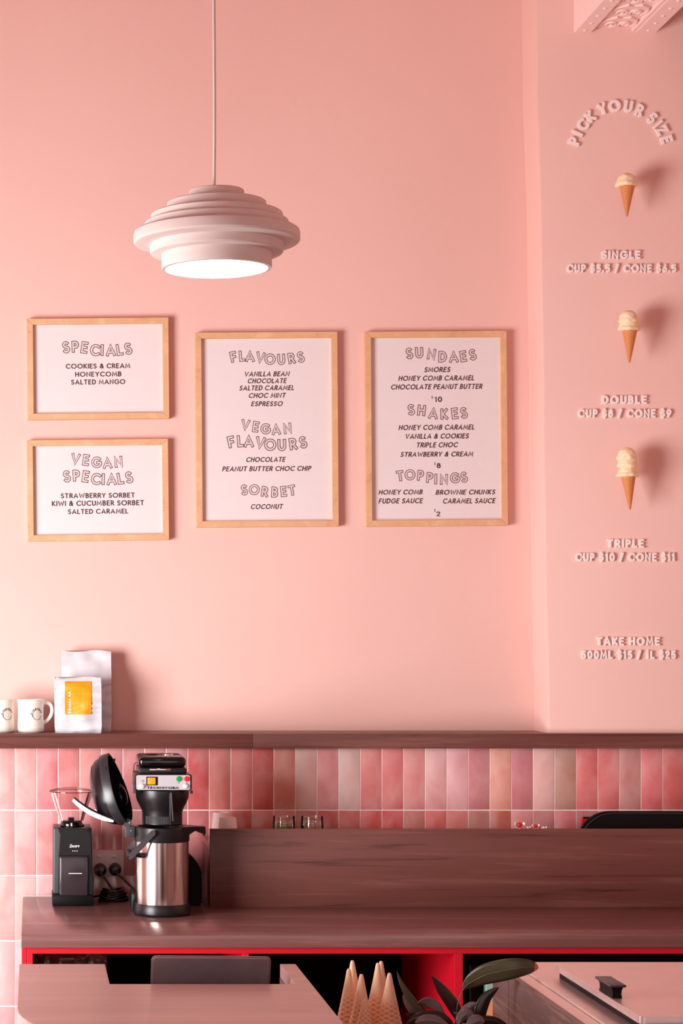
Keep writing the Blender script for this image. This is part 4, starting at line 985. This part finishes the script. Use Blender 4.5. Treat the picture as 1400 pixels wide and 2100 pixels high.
# ---- tablet in the recess
tyy = yn+.06; t0, t1 = P(309, 1959.5, tyy), P(555, 1962, tyy)
tb = thing('tablet', ((t0.x+t1.x)/2, tyy+.08, .90), 'silver tablet leaning forward in the till recess', 'tablet')
Htb = .170; th_ = math.radians(20)
Mt = Matrix.Translation(Vector(((t0.x+t1.x)/2, tyy+Htb*math.sin(th_), (t0.z+t1.z)/2-Htb*math.cos(th_))))@Matrix.Rotation(math.radians(.5), 4, 'Y')@Matrix.Rotation(th_, 4, 'X')
W2 = (t1.x-t0.x)/2
MB().prism(rrect(-W2, W2, 0, Htb, .011, 6), lambda x, z: Mt@Vector((x, -.004, z)), lambda x, z: Mt@Vector((x, .005, z))).build('case', M['alu'], tb, 40, bev=.0035)
MB().prism(rrect(-W2+.006, W2-.006, .006, Htb-.006, .006, 5), lambda x, z: Mt@Vector((x, .0052, z)), lambda x, z: Mt@Vector((x, .0058, z))).build('screen', M['black_gloss'], tb)
MB().box((t0.x+t1.x)/2-.05, (t0.x+t1.x)/2+.05, tyy+.07, tyy+.15, .90, .940, .004).build('stand', M['black'], tb, 40)
# ---------------------------------------------------------------- carton in the left bay, fridge and cartons in the right bay
bxo = tag(MB().box(PXx(72, -.64), PXx(219.5, -.64), -.64, -.34, .10, RT-.0015, .006, 2).build('wrapped_carton', M['brown'], None, 40), 'brown crinkled plastic-wrapped box in the left bay of the red cabinet', 'box')
fr_ = thing('mini_fridge', (PXx(1080, -.7), -.4, .1), 'black mini fridge in the right bay of the red cabinet', 'fridge')
fx0 = PXx(962, -.74)
MB().box(fx0, 2.1, -.70, -.05, .1, RT-.02).build('body', M['black_int'], fr_)
MB().box(fx0, 2.1, -.74, -.702, .1, PXz(1979, -.74), .002).build('door', M['black_matte'], fr_)
MB().box(fx0, fx0+.004, -.742, -.7395, .2, PXz(1980, -.74)).build('door_trim', M['dgrey'], fr_)
cb = thing('stacked_cartons', (PXx(1004, -.8), -.78, .1), 'turquoise and peach carton beside the black mini fridge', 'box')
MB().box(PXx(997, -.80), PXx(1040, -.80), -.80, -.76, PXz(2053, -.80), PXz(2013, -.80), .001).build('upper_panel', M['turq'], cb)
MB().box(PXx(997, -.80), PXx(1040, -.80), -.799, -.76, .1, PXz(2053.2, -.80), .001).build('lower_panel', M['peach'], cb)
# ---------------------------------------------------------------- display freezer at right
dX = .961; dyb = CAMY+h0*F/665; DX1 = 2.35
df = thing('display_freezer', (dX+.6, -2.5, 0), 'wood-sided freezer cabinet with steel top at the right', 'freezer')
MB().box(dX, dX+.012, dyb-.14, dyb, 0, FZ, .0006).build('side_panel', M['walnut_grey'], df)
MB().box(dX+.0006, dX+.012, -3.8, dyb-.141, 0, FZ, .0006).build('side_panel', M['walnut_grey'], df)
MB().box(dX+.0125, DX1, -3.8, dyb-.012, .0, FZ-.06).build('carcass', M['board'], df)
MB().box(dX+.0125, dX+.04, -3.8, dyb-.004, FZ-.06, FZ-.001, .001).build('top_flange', M['steel_top'], df)
MB().box(dX+.041, DX1, -3.8, dyb-.004, FZ-.06, FZ+.003, .002).build('top_sheet', M['steel_top'], df)
LZt = FZ+.032
def lidp(py, z): return CAMY+(CAMZ-z)*F/(py-VY)
ly1, ly0 = lidp(1973.5, LZt), lidp(2085, LZt)
lx0 = PXx(1132, ly1)
MB().prism(rrect(lx0, DX1-.02, ly0, ly1, .012, 5), lambda x, y: Vector((x, y, LZt-.013)), lambda x, y: Vector((x, y, LZt))).build('lid', M['steel_top'], df, 40, bev=.0012)
MB().box(lx0+.012, DX1-.03, ly0+.012, ly1-.01, FZ+.003, LZt-.013).build('lid_shadow_gap', M['black_matte'], df)  # black block standing in for the shadow gap under the lid
ly2 = ly0-.017
MB().prism(rrect(lx0, DX1-.02, -3.78, ly2, .012, 5), lambda x, y: Vector((x, y, LZt-.026)), lambda x, y: Vector((x, y, LZt-.014))).build('lid', M['steel_top'], df, 40, bev=.0012)
# handle
h0x, h1x, hyb, hyf = 1.0373, 1.063, CAMY+3.761, CAMY+3.666
hd = MB(); vs = []; lv_ = [(.0035, .0), (.0050, .006), (.0045, .014), (.002, .0205)]
for ins_, z_ in lv_: vs += [Vector((h0x+ins_, hyf+ins_, LZt+z_)), Vector((h1x-ins_, hyf+ins_, LZt+z_)), Vector((h1x-ins_, hyb-ins_, LZt+z_)), Vector((h0x+ins_, hyb-ins_, LZt+z_))]
hd.add(vs, [[0, 1, 2, 3], [12, 13, 14, 15]]+[[4*a+b, 4*a+(b+1) % 4, 4*a+4+(b+1) % 4, 4*a+4+b] for a in range(3) for b in range(4)])
hn = hd.build('lid_handle', M['black_matte'], df, 30, bev=.001)
MB().box(h0x-.002, h1x+.002, hyf-.002, hyb+.002, LZt+.0205, LZt+.025, .0015).build('handle_cap', M['dgrey'], hn, 40)
# ---------------------------------------------------------------- low middle counter, waffle cones and plant
MZ = .87
tag(MB().box(.56, .95, -3.7, CAMY+4.38, MZ-.03, MZ, .001).box(.57, .94, -3.68, CAMY+4.36, 0, MZ-.03).build('middle_counter', M['walnut_pale'], None, 30), 'lower counter between front counter and freezer, under the waffle cones', 'counter')
wc_prof = None
def waffle_cone(px, py, d, rb, lean, label):
    L = CAMZ-(py-VY)*d/F-MZ; Y = CAMY+d; X = PXx(px, Y)
    t = thing('waffle_cone', (X, Y, MZ), label, 'waffle cone', 'upturned waffle cones beside the plant')
    prof = [(.001, L), (.0032, L-.001), (.0048, L-.006)]+[(.0048+(rb-.0048)*(i/14)**1.05, (L-.006)*(1-i/14)) for i in range(1, 15)]+[(rb*.93, 0), (rb*.45, L*.45), (.002, L*.85)]
    o = MB().lathe(prof, (0, 0, 0), 40, cap=False).build('cone', M['cone'], None, 50); o.parent = t
    t.rotation_euler = (0, math.radians(lean*.6), random.uniform(0, 2))
for a in ((723, 1969.5, 4.335, .032, 1, 'upturned waffle cone, back one of the left-hand pair'), (715.5, 1986.5, 4.268, .032, 1, 'upturned waffle cone at the left end, in front of a taller one'),
          (739.5, 1997.5, 4.205, .032, 1, 'upturned waffle cone third from the left, with a small one before it'), (747.5, 2048, 4.14, .028, 1, 'smallest upturned waffle cone, standing in front'),
          (781, 1970.5, 4.335, .031, -1, 'upturned waffle cone, back one of the right-hand pair'), (774, 1974.5, 4.268, .034, 1, 'upturned waffle cone in front of the right-hand back cone'),
          (798.5, 1995, 4.20, .034, 1, 'upturned waffle cone nearest the plant leaves')):
    waffle_cone(*a)
# plant
PY = -2.24
pt = thing('potted_plant', (PXx(940, PY), PY, MZ), 'potted plant with long dark and olive leaves between cones and freezer', 'plant')
pc = Vector((PXx(938, PY), PY, MZ))
MB().lathe([(0, 0), (.040, 0), (.042, .003), (.048, .044), (.052, .045), (.052, .055), (.048, .055), (.046, .047), (0, .047)], pc, 40, cap=False).build('pot', M['terracotta'], pt, 40)
MB().lathe([(0, .048), (.045, .048)], pc, 24, cap=False).build('soil', M['leaf_dark'], pt)
def leaf(ctrl, wid, mat, Y=PY, fold=.25, twist=0.0, curl=0.0, tip=False, vein=True):
    pts = [P(a[0], a[1], Y+(a[2] if len(a) > 2 else 0)) for a in ctrl]
    sm = []
    n = len(pts)
    for i in range(n-1):
        p0, p1, p2, p3 = pts[max(i-1, 0)], pts[i], pts[i+1], pts[min(i+2, n-1)]
        for q in range(6):
            t = q/6; sm.append(.5*((2*p1)+(p2-p0)*t+(2*p0-5*p1+4*p2-p3)*t*t+(3*p1-p0-3*p2+p3)*t**3))
    sm.append(pts[-1]); m = len(sm); vs = []; fs = []; vn = []
    k = (Y-CAMY)/F; NW = 7
    for i, p in enumerate(sm):
        t = i/(m-1)
        tg = (sm[min(i+1, m-1)]-sm[max(i-1, 0)]).normalized()
        vw = Vector((0, 1, 0)); sd = tg.cross(vw).normalized(); nm = sd.cross(tg).normalized()
        a = twist*(t-.3); sd2 = sd*math.cos(a)+nm*math.sin(a); nm2 = -sd*math.sin(a)+nm*math.cos(a)
        x = max(0.0, (t-wid[1])/(1-wid[1])); ww = wid[0]*k/2*(math.sin(PI*x**wid[2])**.85 if x > 0 else 0)+.0016*(1-t)
        for j in range(NW):
            s = (j/(NW-1))*2-1
            vs.append(p+sd2*s*ww+nm2*(abs(s)**1.3*ww*fold+curl*s*s*ww*t))
        vn.append(p-nm2*.0004)
    for i in range(m-1):
        for j in range(NW-1): fs.append([i*NW+j, i*NW+j+1, (i+1)*NW+j+1, (i+1)*NW+j])
    mb = MB().add(vs, fs)
    o = mb.build('leaf', M[mat], pt, 80)
    md = o.modifiers.new('thickness', 'SOLIDIFY'); md.thickness = .0007
    if vein: MB().tube(vn[2:-1], [.0009*(1-.7*i/len(vn)) for i in range(len(vn)-3)], 5).build('vein', M['vein' if mat == 'leaf' else mat], o, 60)
    if tip:
        b = max(0, m-5); tv = [v+Vector((0, -.0009, 0)) for v in vs[b*NW:]]
        MB().add(tv, [[i*NW+j, i*NW+j+1, (i+1)*NW+j+1, (i+1)*NW+j] for i in range(m-1-b) for j in range(NW-1)]).build('leaf_tip', M['leaf_tip'], o, 80)
    return o
leaf([(934, 2100), (938, 2060), (948, 2032), (966, 2014), (1000, 1998, -.02), (1050, 1987, -.04), (1088, 1983, -.04), (1104, 1985, -.04)], (44, .30, .95), 'leaf', tip=True, fold=.2)
leaf([(946, 2100), (938, 2078), (925, 2055), (908, 2032), (896, 2016), (884, 2001)], (24, .0, .75), 'leaf_dark', fold=.5)
leaf([(930, 2105), (915, 2085), (898, 2066), (880, 2058), (868, 2056), (855, 2058)], (24, .25, 1.1), 'leaf_sheen', twist=1.3, fold=.3)
leaf([(932, 2106), (916, 2092), (895, 2084), (868, 2084), (848, 2090), (832, 2100)], (20, .05, .9), 'leaf_dark', fold=.4, Y=PY-.03)
leaf([(936, 2112), (944, 2092), (957, 2080), (968, 2086), (975, 2104)], (26, .1, .9), 'leaf_sheen', twist=.8, fold=.5, Y=PY-.04)
leaf([(930, 2076), (945, 2082), (958, 2072), (970, 2062), (978, 2058)], (20, .1, .9), 'leaf_sheen', twist=-.6, fold=.5, Y=PY-.03)
leaf([(960, 2112), (980, 2096), (986, 2070), (996, 2048), (1010, 2034), (1023, 2025)], (26, .05, .7), 'leaf_dark', fold=.3)
leaf([(950, 2110), (975, 2096), (1000, 2093), (1025, 2098), (1045, 2108)], (18, .1, .9), 'leaf_dark', fold=.4, Y=PY-.04)
leaf([(930, 2110), (890, 2095), (866, 2076), (848, 2056), (832, 2034), (820, 2012), (814, 1992)], (15, .05, .8), 'leaf', fold=.5, twist=.6, vein=False)
leaf([(925, 2112), (880, 2092), (858, 2076), (840, 2058), (826, 2040)], (26, .2, .9), 'leaf_sheen', fold=.2, Y=PY+.03)
leaf([(920, 2112), (880, 2098), (852, 2086), (828, 2078)], (16, .1, .9), 'leaf_dark', fold=.3, Y=PY+.02)
leaf([(930, 2114), (900, 2098), (870, 2094), (850, 2098)], (26, .1, .9), 'leaf_sheen', fold=.3, Y=PY-.05)
leaf([(955, 2114), (968, 2100), (982, 2094), (994, 2096)], (28, .1, .9), 'leaf_sheen', fold=.3, Y=PY-.05)
